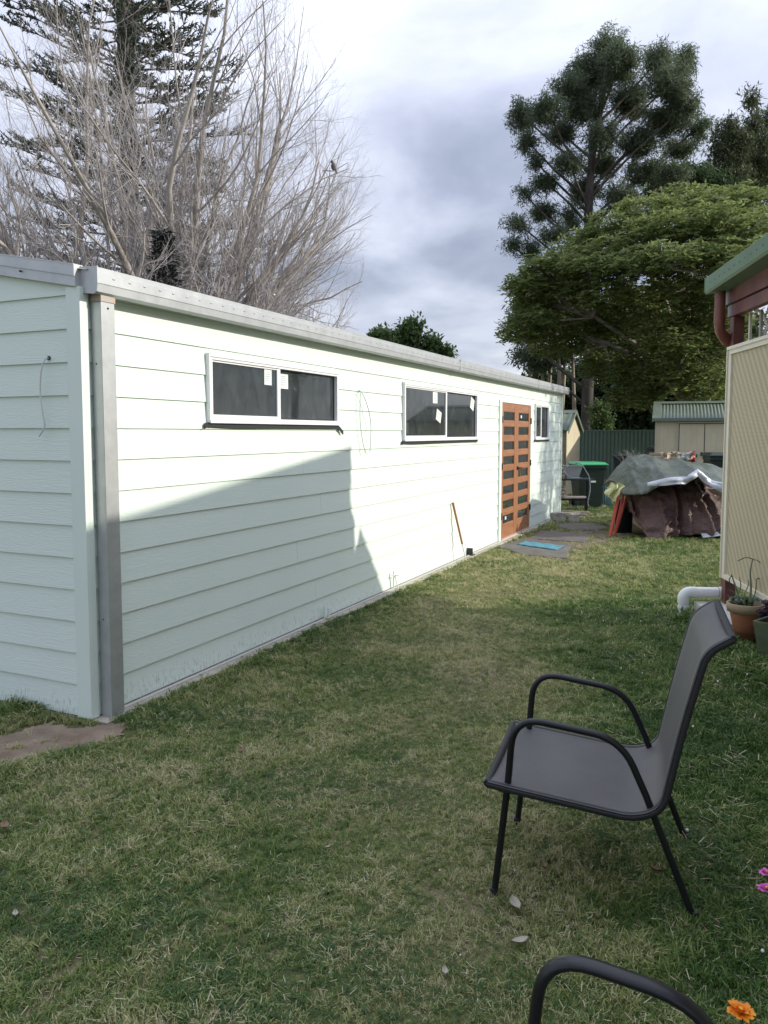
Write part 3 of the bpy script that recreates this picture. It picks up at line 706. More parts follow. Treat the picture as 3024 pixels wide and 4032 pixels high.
def make_chair(name, label, side_prof, seat_prof, W, tube_r, loc, rot, splay=0.0, flat=1.0, rack=0.0):
    """local: +x forward, +y to the far side (y=0 near side frame)"""
    t = thing(name, label, 'chair', loc, rot)
    for y, sg in ((0, -1), (W, 1)):
        pts = [(x, y + sg * splay * max(0, .42 - z), z) for x, z in side_prof[0]]
        pr = round_path(pts, side_prof[1], 7)
        # split the continuous loop into front leg, arm and rear leg at seat height
        MB().tube(pr, tube_r, 12, flat=flat).build('arm_and_leg_frame', M_darkmetal, t)
        for e in (pr[0], pr[-1]): MB().tube([e + Vector((0, 0, .03)), e], tube_r * 1.25, 10).build('foot_cap', M_black, t)
    sp = round_path([(x, 0, z) for x, z in seat_prof[0]], seat_prof[1], 8)
    inset = .026
    for y in (inset, W - inset):
        MB().tube([(p.x, y, p.z) for p in sp], .0125, 10).build('side_rail', M_darkmetal, t)
    # sling: shallow sag between rails
    def sling(y0, y1, lift, name, m, ny=10, thick=.0):
        n = len(sp); vs = []
        for i, p in enumerate(sp):
            a = sp[max(0, i - 1)]; b_ = sp[min(n - 1, i + 1)]; T = (b_ - a).normalized(); nr = Vector((-T.z, 0, T.x)); 
            if nr.dot(Vector((1, 0, 1))) < 0: nr = -nr
            for j in range(ny + 1):
                v = j / ny; y = y0 + (y1 - y0) * v; sag = .016 * (1 - (2 * v - 1) ** 2) * (1 if ny > 4 else 0)
                q = p + nr * (lift - sag); vs.append((q.x, y, q.z))
        m_ = ny + 1
        o = MB().add(vs, [(i * m_ + j, (i + 1) * m_ + j, (i + 1) * m_ + j + 1, i * m_ + j + 1) for i in range(n - 1) for j in range(ny)], True).build(name, m, t)
        s_ = o.modifiers.new('t', 'SOLIDIFY'); s_.thickness = .002; s_.offset = 0
    sling(inset + .013, W - inset - .013, .0118, 'sling', M_sling)
    # hems wrapped round the rails
    for y in (inset, W - inset):
        MB().tube([(p.x, y, p.z) for p in sp], .0138, 12).build('hem', M_hem, t)
    # seam stitched just inside each rail
    for y in (inset + .028, W - inset - .028):
        MB().tube([(p.x, y, p.z + .0105) for p in sp[:len(sp) // 2]], .0016, 5).build('stitched_seam', M_hem, t)
    for i, dz in ((0, 0), (len(sp) - 1, 0)):
        p = sp[i]; MB().tube([(p.x, inset, p.z), (p.x, W - inset, p.z)], .013, 10).build('cross_rail', M_hem, t)
    xm = [p for p in sp if .12 < p.x < .40]; 
    MB().tube([(.20, 0.01, seat_prof[2]), (.20, W - .01, seat_prof[2])], .010, 8).build('cross_bar', M_darkmetal, t)
    if rack:
        for ch_ in t.children:
            for v_ in ch_.data.vertices: v_.co.x += rack * v_.co.y / W
    return t
fw = Vector((-.978, .205, 0)).normalized(); rotc = math.atan2(fw.y, fw.x)
# local +y must point to the far side: mirror by using negative W side
side = ([(0, 0), (.165, .415), (.248, .600), (.607, .655), (.622, .43), (.667, 0)], [0, 0, .13, .13, 0.05, 0])
seat = ([(.690, .418), (.62, .405), (.446, .379), (.205, .342), (.110, .38), (.05, .68), (-.012, .92), (-.090, .968)], [0, .05, .1, .09, .09, .15, .06, 0], .335)
ch = make_chair('sling_chair', 'charcoal garden armchair with grey mesh sling, whole chair on the lawn', side, seat, -.53, .0120, (1.042, 2.514, GZ), rotc, rack=-.06)
side2 = ([(-.045, 0), (.015, .30), (.055, .592), (.365, .642), (.39, .40), (.44, 0)], [0, 0, .12, .10, .05, 0])
fw2 = Vector((-.955, .297, 0)); rot2 = math.atan2(fw2.y, fw2.x)

# ------------------------------------------------------------------ far yard
def P2(x, y, z=GZ): return Vector((x, y, z))
# paving slabs
def slab(poly, z0, z1, m, label, name='paving_slab', grp='paving slabs by the shed doors'):
    b = MB(); c = np.mean(np.array(poly), axis=0)
    o = b.prism([(x - c[0], y - c[1]) for x, y in poly], 'z', z0 - GZ, z1 - GZ).build(name, m, None, bevel=.01, loc=(c[0], c[1], GZ)); o['label'] = label; o['category'] = 'paver'; o['group'] = grp; return o
slab([(1.62, 11.15), (2.22, 12.0), (2.72, 11.25), (2.36, 10.0), (1.86, 10.35)][::-1][::-1], -.05, -.012, M_concd, 'brown paving slab at the door step carrying the blue towel')
slab([(2.62, 12.95), (3.34, 12.45), (2.98, 11.55), (2.22, 11.95)], -.05, -.014, M_concd, 'grey rectangular paving slab behind the blue towel')
slab([(3.43 + .42 * math.cos(a), 13.5 + .52 * math.sin(a)) for a in [i * math.pi / 9 for i in range(18)]], -.05, -.012, M_concd, 'round grey paving slab near the two pale stones')
# towel
mat_v = []; nx, ny = 24, 12
p00, p10, p11, p01 = Vector((1.93, 11.22, 0)), Vector((2.36, 10.68, 0)), Vector((2.56, 11.02, 0)), Vector((2.10, 11.55, 0))
for i in range(nx + 1):
    for j in range(ny + 1):
        u, v = i / nx, j / ny; p = p00.lerp(p10, u).lerp(p01.lerp(p11, u), v)
        z = .010 + .014 * abs(mnoise.noise(Vector((u * 5, v * 3, 1.7)))) + .006 * math.sin(u * 17 + v * 3) * v
        mat_v.append((p.x - 2.24, p.y - 11.1, z))
o = MB().add(mat_v, [(i * (ny + 1) + j, (i + 1) * (ny + 1) + j, (i + 1) * (ny + 1) + j + 1, i * (ny + 1) + j + 1) for i in range(nx) for j in range(ny)], True).build('towel', M_blue, loc=(2.24, 11.1, -.012))
md = o.modifiers.new('t', 'SOLIDIFY'); md.thickness = .012
tag(o, 'turquoise towel lying flat on the brown slab as a doormat', 'towel')
# stones
def rock(name, label, cat, loc, dims, seed, m, rz=0, group=None, cut=0.25):
    b = MB(); b.sphere((0, 0, 0), 1.0, 14, 9); vs = []
    for v in b.v:
        p = Vector(v); p = Vector([max(-.58, min(.58, c)) for c in p]) / .58
        n = 1 + cut * mnoise.noise(p * 1.3 + Vector((seed, 0, 0))); vs.append((p.x * dims[0] / 2 * n, p.y * dims[1] / 2 * n, (p.z * n + .95) * dims[2] / 2))
    b.v = vs; b.sm = [False] * len(b.f); o = b.build(name, m, loc=loc, rotz=rz); return tag(o, label, cat, group)
rock('stone', 'larger pale stone block against the shed corner', 'stone', (3.20, 14.30, GZ), (.22, .20, .18), 3.1, M_stone, .25, cut=.16)
rock('stone', 'smaller pale stone block standing apart on the grass', 'stone', (3.47, 14.22, GZ), (.15, .15, .16), 8.4, cut=.12, rz=.3, m=mat('pale_stone_light', (.46, .43, .37), .9, col2=(.55, .52, .46), nscale=6, bump=.6, bscale=16, bdist=.02))
# dirt patch
dp = [(-2.6, 3.9), (-2.06, 4.12), (-1.95, 4.26), (-1.86, 4.33), (-1.66, 4.25), (-1.48, 4.28), (-1.31, 4.12), (-1.36, 4.04), (-1.5, 3.97), (-1.68, 3.87), (-1.80, 3.72), (-1.93, 3.64), (-2.3, 3.45), (-2.7, 3.5)]
def in_poly(px, py, poly):
    r = np.zeros(len(px), bool); j = len(poly) - 1
    for i in range(len(poly)):
        xi, yi = poly[i]; xj, yj = poly[j]
        cnd = ((yi > py) != (yj > py)) & (px < (xj - xi) * (py - yi) / (yj - yi + 1e-12) + xi); r ^= cnd; j = i
    return r
def ground_patch(name, poly, m, step=.025, hgt=1.0, lift=.004):
    P_a = np.array(poly); x0, y0 = P_a.min(0) - .08; x1, y1 = P_a.max(0) + .08; nx_ = int((x1 - x0) / step); ny_ = int((y1 - y0) / step)
    vs = [(x0 + (x1 - x0) * i / nx_, y0 + (y1 - y0) * j / ny_) for i in range(nx_ + 1) for j in range(ny_ + 1)]
    V_ = np.array(vs); jt = np.array([mnoise.noise(Vector((v[0] * 5, v[1] * 5, 3))) * .14 + mnoise.noise(Vector((v[0] * 19, v[1] * 19, 3))) * .05 for v in vs]); ins = in_poly(V_[:, 0] + jt, V_[:, 1] + jt * .7, poly)
    v3 = [(x, y, GZ + lift + hgt * (.012 * max(0, mnoise.noise(Vector((x * 9, y * 9, 0)))) + .008 * abs(mnoise.noise(Vector((x * 30, y * 30, 5)))))) for x, y in vs]
    fs = []
    for i in range(nx_):
        for j in range(ny_):
            q = (i * (ny_ + 1) + j, (i + 1) * (ny_ + 1) + j, (i + 1) * (ny_ + 1) + j + 1, i * (ny_ + 1) + j + 1)
            if all(ins[k] for k in q): fs.append(q)
    kind(MB().add(v3, fs, True).build(name, m), 'structure')
ground_patch('dirt_patch', dp, M_dirt)
ground_patch('worn_soil', [(1.7, 11.3), (2.3, 12.4), (2.9, 13.4), (3.3, 14.6), (4.1, 14.4), (4.3, 12.8), (3.7, 12.0), (3.1, 11.3), (2.7, 10.4), (2.4, 9.7), (1.8, 10.1)], mat('worn_brown_soil', (.10, .078, .048), .95, col2=(.17, .14, .085), nscale=5, bump=.8, bscale=26, bdist=.012), .05, .5, .003)
ground_patch('worn_soil', [(3.1, 14.9), (4.2, 15.0), (4.4, 17.4), (3.2, 17.6)], MATS['worn_brown_soil'], .07, .5, .003)

# --- small beige shed, left
def gable_shed(name, label, A_, B_, depth, eave, ridge, zbase, rib=.0, roofrib=.0, doors=None):
    """A_->B_ is the gable wall; the shed runs 'depth' to the left of A->B"""
    d = (B_ - A_); Wd = d.length; rz = math.atan2(d.y, d.x)
    t = thing(name, label, 'shed', (A_.x, A_.y, zbase), rz)
    return t, Wd
A_ = Vector((4.68, 20.1, 0)); B_ = Vector((5.38, 21.5, 0))
t, Wd = gable_shed('small_garden_shed', 'small beige steel garden shed with green roof by the fence corner', A_, B_, 2.2, 1.7, 2.17, GZ)
ev, rg = 1.72, 2.20
def ribbed_wall(mb, p0, p1, z0, z1, pitch=.2, rw=.03, rd=.012, z1b=None):
    """vertical pans with ribs between p0->p1 (2D), outward = right of direction"""
    dx, dy = p1[0] - p0[0], p1[1] - p0[1]; Lw = math.hypot(dx, dy); ux, uy = dx / Lw, dy / Lw; nx_, ny_ = uy, -ux
    prof = []; q = 0
    while q < Lw:
        prof += [(q, 0), (min(q + pitch - rw, Lw), 0), (min(q + pitch - rw * .75, Lw), rd), (min(q + pitch - rw * .25, Lw), rd)]; q += pitch
    prof.append((Lw, 0)); vs = []
    for (q, o_) in prof:
        zt_ = z1 if z1b is None else z1 + (z1b - z1) * q / Lw
        x, y = p0[0] + ux * q + nx_ * o_, p0[1] + uy * q + ny_ * o_
        vs += [(x, y, z0), (x, y, zt_)]
    n = len(prof); mb.add(vs, [(2 * i, 2 * i + 2, 2 * i + 3, 2 * i + 1) for i in range(n - 1)])
b = MB(); D_ = 2.3
b.prism([(0, 0), (Wd, 0), (Wd, ev), (Wd / 2, rg - .03), (0, ev)], 'y', .01, D_)
b.build('wall', M_beige, t)
b = MB(); ribbed_wall(b, (0, D_), (0, 0), 0, ev, .17, .04, .012); b.build('side_cladding', M_beige, t)
b = MB(); b.box(-.006, .05, -.004, .008, 0, ev); b.build('corner_flashing', mat('cream_corner', (.50, .45, .33), .6), t)
sl_ = (rg - ev) / (Wd / 2)
for s_ in (0, 1):
    b = MB(); b_ = MB(); corr_sheet(b, -.06, D_ + .05, [(-.07, ev - .07 * sl_ + .012), (Wd / 2, rg + .012)], .19, .010, 6)
    b.v = [((v[1] if s_ == 0 else Wd - v[1]), v[0], v[2]) for v in b.v]
    o = b.build('roof', M_roofg, t); md = o.modifiers.new('t', 'SOLIDIFY'); md.thickness = .004
b = MB()
for s_ in (0, 1):
    f_ = lambda x: x if s_ == 0 else Wd - x
    b.prism([(f_(-.09), ev - .09 * sl_ - .05), (f_(Wd / 2), rg - .05), (f_(Wd / 2), rg + .035), (f_(-.09), ev - .09 * sl_ + .035)], 'y', -.075, -.061)
b.build('barge_flashing', M_roofg, t)
b = MB(); b.prism([(Wd / 2 - .12, rg - .12 * sl_ + .03), (Wd / 2, rg + .04), (Wd / 2 + .12, rg - .12 * sl_ + .03), (Wd / 2, rg + .02)], 'y', -.08, D_ + .06); b.build('ridge_cap', M_roofg, t)

# --- big beige shed, right
t = thing('large_garden_shed', 'wide beige steel shed with double doors and grey-green corrugated roof', 'shed', (6.92, 20.0, GZ), R(-20.0))
Ws, ev, rg, Ds = 4.6, 2.0, 2.42, 2.6
b = MB(); b.prism([(.01, 0), (Ds, 0), (Ds, ev), (Ds / 2, rg - .03), (.01, ev)], 'x', 0, Ws); b.build('wall', M_beige, t)
b = MB(); ribbed_wall(b, (0, 0), (.56, 0), 0, ev, .115, .025, .012); b.build('front_cladding', M_beige, t)
b = MB(); ribbed_wall(b, (1.79, 0), (Ws, 0), 0, ev, .115, .025, .012); b.build('front_cladding', M_beige, t)
b = MB(); b.box(-.01, .035, -.02, .01, 0, ev); b.build('corner_flashing', mat('cream_corner', (.50, .45, .33), .6), t)
b = MB(); b.box(.52, .555, -.035, -.014, 0, 1.86); b.box(1.78, 1.815, -.035, -.014, 0, 1.86); b.box(.52, 1.815, -.035, -.014, 1.873, 1.905); b.build('door_frame', mat('cream_corner', (.50, .45, .33), .6), t)
for (x0, x1, hxx) in ((.575, 1.155, .99), (1.172, 1.765, 1.30)):
    b = MB(); ribbed_wall(b, (x0, -.016), (x1, -.016), .03, 1.855, .145, .02, .006); b.box(x0, x1, -.013, -.002, .03, 1.855)
    o = b.build('shed_door', M_beige, t)
    b = MB(); b.box(hxx - .012, hxx + .012, -.045, -.022, 1.02, 1.10); b.build('handle', M_black, o)
    b = MB(); b.box(hxx - .006, hxx + .006, -.03, -.0225, .80, 1.0); b.build('bolt', M_galvd, o)
MB().box(1.156, 1.171, -.024, -.001, .03, 1.90).build('door_gap', M_black, t)
MB().box(.556, .574, -.024, -.003, .03, 1.86).build('door_gap', M_black, t)
MB().box(.556, 1.765, -.030, -.003, 1.856, 1.872).build('door_gap', M_black, t)
MB().box(1.08, 1.13, -.06, -.023, 1.06, 1.15).build('padlock', M_black, t)
sl_ = (rg - ev) / (Ds / 2)
for s_ in (0, 1):
    b = MB(); corr_sheet(b, -.06, Ws + .05, [(-.10, ev - .1 * sl_ + .015), (Ds / 2, rg + .015)], .082, .011, 6)
    if s_: b.v = [(v[0], Ds - v[1], v[2]) for v in b.v]
    o = b.build('roof', M_roofg, t); md = o.modifiers.new('t', 'SOLIDIFY'); md.thickness = .004
b = MB(); b.prism([(Ds / 2 - .16, rg - .16 * sl_ + .045), (Ds / 2, rg + .055), (Ds / 2 + .16, rg - .16 * sl_ + .045), (Ds / 2, rg + .03)], 'x', -.08, Ws + .06)
b.build('ridge_cap', M_roofg, t)
b = MB(); b.prism([(-.12, ev - .12 * sl_ - .05), (Ds / 2, rg - .05), (Ds / 2, rg + .04), (-.12, ev - .12 * sl_ + .04)], 'x', -.085, -.062); b.prism([(-.12, ev - .12 * sl_ + .031), (Ds / 2, rg + .031), (Ds / 2, rg + .041), (-.12, ev - .12 * sl_ + .041)], 'x', -.0615, .12); b.build('barge_flashing', M_roofg, t)
MB().box(-.06, Ws, -.125, -.105, ev - .07, ev + .005).build('eave_flashing', mat('cream_green_edge', (.13, .18, .15), .5), t)

# --- green steel fence
F0 = Vector((4.9, 27.3, 0)); F1 = Vector((9.4, 24.98, 0)); dF = (F1 - F0); Lf = dF.length
t = thing('steel_fence', 'dark green ribbed steel panel fence between the two beige sheds', 'fence', (F0.x, F0.y, GZ), math.atan2(dF.y, dF.x))
Hf = 1.68; q = 0; pw = .123
me = None
while q + pw < Lf:
    if me is None:
        b = MB(); b.add([(0, 0, .02), (0, 0, Hf), (.020, -.03, .02), (.020, -.03, Hf), (.085, -.03, .02), (.085, -.03, Hf), (.105, 0, .02), (.105, 0, Hf), (pw, 0, .02), (pw, 0, Hf)], [(0, 2, 3, 1), (2, 4, 5, 3), (4, 6, 7, 5), (6, 8, 9, 7)])
        o = b.build('fence_panel', M_colorb, t); me = o.data
    else:
        o = bpy.data.objects.new('fence_panel', me); COL.objects.link(o); o.parent = t
    o.location = (q, 0, 0); q += pw
MB().box(-.3, Lf + .3, -.05, .03, Hf + .001, Hf + .055).build('top_rail', M_colorb, t)
MB().box(-.3, Lf + .3, -.05, .03, 0, .019).build('bottom_rail', M_colorb, t)
MB().box(.98, 1.04, -.055, -.031, .02, Hf).build('post', M_colorb, t)
for nm, x0, y0, x1, y1 in (('a', 5.0, 27.5, 2.0, 29.6), ('b', 9.3, 24.9, 14.5, 22.2)):
    dd = Vector((x1 - x0, y1 - y0, 0)); b = MB(); ribbed_wall(b, (0, 0), (dd.length, 0), .0, Hf, .123, .05, .03)
    o = thing('steel_fence', 'dark green steel fence run hidden behind the small shed' if nm == 'a' else 'dark green steel fence run behind the wide beige shed', 'fence', (x0, y0, GZ), math.atan2(dd.y, dd.x)); b.build('fence_sheet', M_colorb, o)

# --- wheelie bins
def wheelie(label, loc, rz, body, lid, w_=.58, d_=.66, h_=1.0, lidopen=False):
    t = thing('wheelie_bin', label, 'bin', loc, rz)
    b = MB(); w1, d1 = w_ * .38, d_ * .36; w2, d2 = w_ / 2, d_ / 2
    def ring(w, d, z): return [(-w, -d, z), (w, -d, z), (w, d, z), (-w, d, z)]
    vs = ring(w1, d1, .03) + ring(w2 * .96, d2 * .96, h_ * .86) + ring(w2 * 1.03, d2 * 1.03, h_ * .86) + ring(w2 * 1.03, d2 * 1.03, h_ * .93)
    b.add(vs, [(3, 2, 1, 0)] + [(k * 4 + i, k * 4 + (i + 1) % 4, k * 4 + 4 + (i + 1) % 4, k * 4 + 4 + i) for k in range(3) for i in range(4)] + [(12, 13, 14, 15)])
    b.build('body', body, t, bevel=.012)
    b = MB(); b.add(ring(w2 * 1.10, d2 * 1.10, h_ * .931) + ring(w2 * 1.10, d2 * 1.10, h_ * .955) + ring(w2 * .90, d2 * .90, h_ * 1.0), [(3, 2, 1, 0)] + [(k * 4 + i, k * 4 + (i + 1) % 4, k * 4 + 4 + (i + 1) % 4, k * 4 + 4 + i) for k in range(2) for i in range(4)] + [(8, 9, 10, 11)])
    b.build('lid', lid, t, bevel=.008)
    for sx in (-1, 1): MB().tube([(sx * w1 * .98, d1 + .06, .10), (sx * (w1 + .05), d1 + .06, .10)], .10, 16).build('wheel', M_black, t)
    MB().tube([(-w2 * .8, d2 * 1.16, h_ * .90), (w2 * .8, d2 * 1.16, h_ * .90)], .016, 8).build('handle', body, t)
    return t
wb = wheelie('dark green wheelie bin with a bright green lid behind the metal bench', (4.48, 17.2, GZ), R(4), M_bin, M_lid, .62, .66, 1.0)
MB().box(-.02, .09, -.292, -.289, .56, .60).build('label_plate', M_paper, wb)
wheelie('dark wheelie bin in front of the large beige shed', (7.45, 17.3, GZ), R(-8), M_bin, M_bin, .60, .66, 1.20)
wheelie('navy black wheelie bin beside the fence behind the heap', (7.55, 24.2, GZ), R(3), M_navy, M_navy, .70, .7, .98)
# grey lidded box just in front of it
t = thing('storage_box', 'dark grey lidded storage box between fence and tarpaulin heap', 'box', (7.45, 21.3, GZ), R(-6))
MB().box(-.45, .30, -.3, .3, 0, .86).build('body', M_navy, t, bevel=.03); MB().box(-.48, .33, -.33, .33, .861, .93).build('lid', mat('slate_lid', (.04, .045, .055), .5), t, bevel=.02)
o = MB(); o.tube([(.24 * math.cos(a), 0, .24 * math.sin(a)) for a in [i * math.pi / 12 for i in range(24)]] + [(.24, 0, 0)], .07, 8)
o = o.build('tyre', M_black, loc=(8.0, 23.3, .90)); tag(o, 'black tyre propped upright behind the heap of tarpaulins', 'tyre')
# brown/black bin stack: cinder blocks
grp = 'concrete blocks stacked near the fence'
def block(loc, rz, label):
    t = MB(); Lb, Wb, Hb = .39, .19, .19
    t.box(-Lb / 2, Lb / 2, -Wb / 2, Wb / 2, 0, .03); t.box(-Lb / 2, Lb / 2, -Wb / 2, Wb / 2, Hb - .03, Hb)
    for x in (-Lb / 2, -.015, Lb / 2 - .03): t.box(x, x + .03, -Wb / 2, Wb / 2, .0305, Hb - .0305)
    o = t.build('concrete_block', mat('block_grey', (.16, .15, .13), .95, col2=(.24, .22, .19), nscale=9), loc=loc, rotz=rz); return tag(o, label, 'block', grp)
block((5.40, 21.0, GZ), .1, 'concrete block at the bottom right of the small stack')
block((5.18, 21.2, GZ), .05, 'concrete block at the bottom left of the small stack')
block((5.30, 21.0, GZ + .192), .08, 'hollow concrete block topmost of the small stack')
block((5.62, 21.3, GZ), .5, 'loose concrete block lying beside the small stack')
for i, (x, y, z, r_) in enumerate(((5.22, 20.9, .385, .3), (5.45, 21.0, .385, -.2), (5.3, 20.95, .43, .9))):
    o = MB().box(-.2, .2, -.05, .05, 0, .04).build('timber_offcut', M_wood, loc=(x, y, GZ + z), rotz=r_); tag(o, ['short timber offcut on the left of the block stack', 'short timber offcut on the right of the block stack', 'short timber offcut lying across two others on the blocks'][i], 'offcut', 'timber offcuts on the blocks')
o = MB().box(-.9, 1.1, -.1, .1, 0, .16).build('timber_sleeper', M_wood, loc=(6.75, 24.6, GZ), rotz=R(-12), bevel=.01); tag(o, 'weathered timber sleeper edging the ground below the fence', 'sleeper')
o = MB().box(-.8, .8, -.07, .07, 0, .08).build('timber_sleeper', M_wood, loc=(6.3, 23.2, GZ), rotz=R(6), bevel=.01); tag(o, 'thinner timber plank on the grass before the sleeper', 'sleeper')
# roll of teal corrugated sheet
b = MB(); n = 96
prof_ = [(.185 + .012 * math.sin(k * 2 * math.pi / 4)) for k in range(n)]
vs = []
for z in (0, .46):
    for k in range(n): a = 2 * math.pi * k / n; vs.append((prof_[k] * math.cos(a), prof_[k] * math.sin(a), z))
b.add(vs, [(k, (k + 1) % n, n + (k + 1) % n, n + k) for k in range(n)])
b.lathe([(.17, .30), (0, .30)], 0, 0, 16)
o = b.build('corrugated_drum', M_teal, loc=(4.93, 17.6, GZ)); tag(o, 'teal ribbed metal drum standing beside the metal bench', 'drum')
# metal bench frame
t = thing('metal_bench', 'dark metal work bench frame with lower shelf at the shed corner', 'bench', (4.12, 16.0, GZ), R(2))
for x, y in ((0.03, 0), (.16, .42), (-1.1, 0), (-1.0, .42)): MB().box(x - .025, x + .025, y - .02, y + .02, 0, .66).build('leg', M_darkmetal, t)
MB().box(-1.14, .20, -.03, .46, .661, .69).build('top', mat('bench_top', (.035, .04, .045), .4), t)
MB().box(-1.10, .12, .0, .42, .25, .28).build('shelf', mat('bench_top', (.035, .04, .045), .4), t)
# tub on the bench
t = thing('grey_tub', 'translucent grey plastic tub on the metal bench', 'tub', (3.86, 16.1, .662), R(3))
b = MB(); b.add([(-.12, -.10, 0), (.12, -.10, 0), (.12, .10, 0), (-.12, .10, 0), (-.19, -.15, .26), (.19, -.15, .26), (.19, .15, .26), (-.19, .15, .26)], [(3, 2, 1, 0), (0, 1, 5, 4), (1, 2, 6, 5), (2, 3, 7, 6), (3, 0, 4, 7)]); o = b.build('body', M_greytub, t); md = o.modifiers.new('t', 'SOLIDIFY'); md.thickness = .006
b = MB()
for (x0, x1, y0, y1) in ((-.20, .20, -.165, -.145), (-.20, .20, .145, .165), (-.20, -.18, -.1445, .1445), (.18, .20, -.1445, .1445)): b.box(x0, x1, y0, y1, .258, .272)
b.build('rim', M_rope, t)
hz = smooth_path([(3.74, 15.9, .93), (3.67, 15.88, .86), (3.70, 15.85, .76), (3.80, 15.84, .70), (4.0, 15.85, .69)], 6)
b = MB(); b.tube(hz, .011, 6); b.tube(smooth_path([(3.86, 15.92, .94), (3.93, 15.88, 1.0), (4.02, 15.88, .96), (4.09, 15.86, .84), (4.16, 15.83, .70), (4.18, 15.83, .45), (4.14, 15.83, .2), (4.16, 15.83, .12)], 6), .011, 6)
tag(b.build('garden_hose', M_rope), 'pale grey hose draped over the tub and down the bench leg', 'hose')
k_ = 0
for (n_, x, y, z0, lbl, g_) in ((6, 3.50, 15.95, .692, 'on the left end of the bench top', 'boards piled on the bench top'), (7, 3.51, 15.95, .2805, 'at the left end of the bench shelf', 'boards piled on the bench shelf')):
    for i in range(n_):
        o = MB().box(-.17, .17, -.13, .13, 0, .032).build('short_board', M_woodp if i % 2 else M_wood, loc=(x + .02 * random.uniform(-1, 1), y, z0 + i * .035), rotz=random.uniform(-.12, .12))
        lv = 'lowest' if i == 0 else 'topmost' if i == n_ - 1 else ['', 'second lowest', 'third lowest', 'fourth lowest', 'fifth lowest', 'sixth lowest'][i]
        tag(o, f'short weathered board {lv} in the pile {lbl}', 'board', g_)
for i in range(5):
    o = MB().box(-.30, .30, -.02, .02, 0, .022).build('long_stick', M_woodp if i != 2 else M_white, loc=(3.80 + .02 * i, 15.85 + .06 * i, .2815), rotz=random.uniform(-.05, .05))
    tag(o, ['front pale stick on the bench shelf', 'second pale stick on the bench shelf', 'white square stick in the middle of the bench shelf', 'fourth pale stick on the bench shelf', 'rearmost pale stick on the bench shelf'][i], 'stick', 'sticks lying along the bench shelf')
for i in range(5):
    o = MB().box(-.28, .28, -.018, .018, 0, .02).build('lattice_offcut', M_woodp, loc=(3.60 + .05 * i, 15.0 + .12 * i, GZ + .02 + .012 * i), rotz=.3 if i % 2 else -.6)
    tag(o, ['nearest pale stick on the ground by the shed corner', 'second nearest pale stick on the ground by the shed corner', 'middle pale stick on the ground by the shed corner', 'second farthest pale stick on the ground by the shed corner', 'farthest pale stick on the ground by the shed corner'][i], 'stick', 'pale sticks lying on the ground at the corner')

# --- tarpaulin heap
def drape(name, cols, m, label, cat='tarpaulin', wr=.02, folds=(), nv=16, thick=.006, sub=7):
    """cols: list of columns; each column is a list of >=3 control points from back/top to front/bottom"""
    C = []
    xs_ = np.linspace(0, len(cols) - 1, (len(cols) - 1) * sub + 1)
    col_pts = [smooth_path(c, nv // (len(c) - 1)) for c in cols]
    nrow = len(col_pts[0]); vs = []
    for q in xs_:
        i = min(int(q), len(cols) - 2); f = q - i; f2 = f * f * (3 - 2 * f) * .5 + f * .5
        for j in range(nrow):
            p = col_pts[i][j].lerp(col_pts[i + 1][j], f2)
            v = j / (nrow - 1)
            fold = 0
            for (fq, fw_, amp, v0) in folds: fold += amp * math.exp(-((q - fq) / fw_) ** 2) * max(0, min(1, (v - v0) * 3))
            nn_ = mnoise.noise(p * 2.6) * wr * 1.5 + mnoise.noise(Vector((p.x * 4.5, p.y * 5, p.z * 15))) * wr * .75 + mnoise.noise(Vector((p.x * 22, p.y * 22, p.z * 34))) * wr * .22 + wr * 1.1 * (.28 - abs(mnoise.noise(Vector((p.x * 4 + p.z * 3, p.y * 3.5, p.z * 5 + 7.1)))))
            vs.append((p.x + nn_ * .3, p.y - fold - nn_, p.z + nn_ * .25 if p.z > .08 else max(p.z, GZ + .004)))
    nq = len(xs_)
    me = np_mesh(name, np.array(vs), np.array([(i * nrow + j, (i + 1) * nrow + j, (i + 1) * nrow + j + 1, i * nrow + j + 1) for i in range(nq - 1) for j in range(nrow - 1)]))
    me.materials.append(m); o = bpy.data.objects.new(name, me); COL.objects.link(o)
    me.polygons.foreach_set('use_smooth', [True] * len(me.polygons))
    md = o.modifiers.new('t', 'SOLIDIFY'); md.thickness = thick
    return tag(o, label, cat)
# heap body beneath (stacked timber and boxes), mostly hidden
t = thing('timber_stack', 'stack of boards and boxes hidden under the tarpaulins', 'stack', (5.5, 13.3, GZ), R(-8))
MB().box(-1.1, 1.4, -.55, .7, .0, .72).build('boards', M_wood, t); MB().box(-.9, .1, -.3, .5, .721, 1.02).build('crates', M_wood, t)
MB().box(-.95, -.45, -1.05, -.85, 0, .09).build('bearer', M_woodp, t)
def col(x, ztop, zlow=0.0, yb=12.05, yt=13.0, bulge=.12, ext=None):
    z1 = ztop
    return [(x + .12, 14.0, z1 * .8), (x + .05, yt + .3, z1 - .02), (x, yt - .15, z1 - .06), (x - .02, yt - .45, z1 * .72), (x - .03, yb + .22, z1 * .40), (x - .04, yb + .05, zlow + .12), (x - .05, yb, zlow)]
cols = [col(3.93, .70, .62, 12.55), col(4.02, .80, .28, 12.35), col(4.10, .86, -.02, 12.05), col(4.35, .95, -.02, 12.0), col(4.62, 1.00, -.0, 12.08), col(4.90, .98, .04, 12.05), col(5.18, .88, .05, 11.95), col(5.45, .72, -.02, 11.85), col(5.9, .70, -.02, 11.8), col(6.5, .66, -.02, 11.9), col(7.1, .4, -.02, 12.2)]
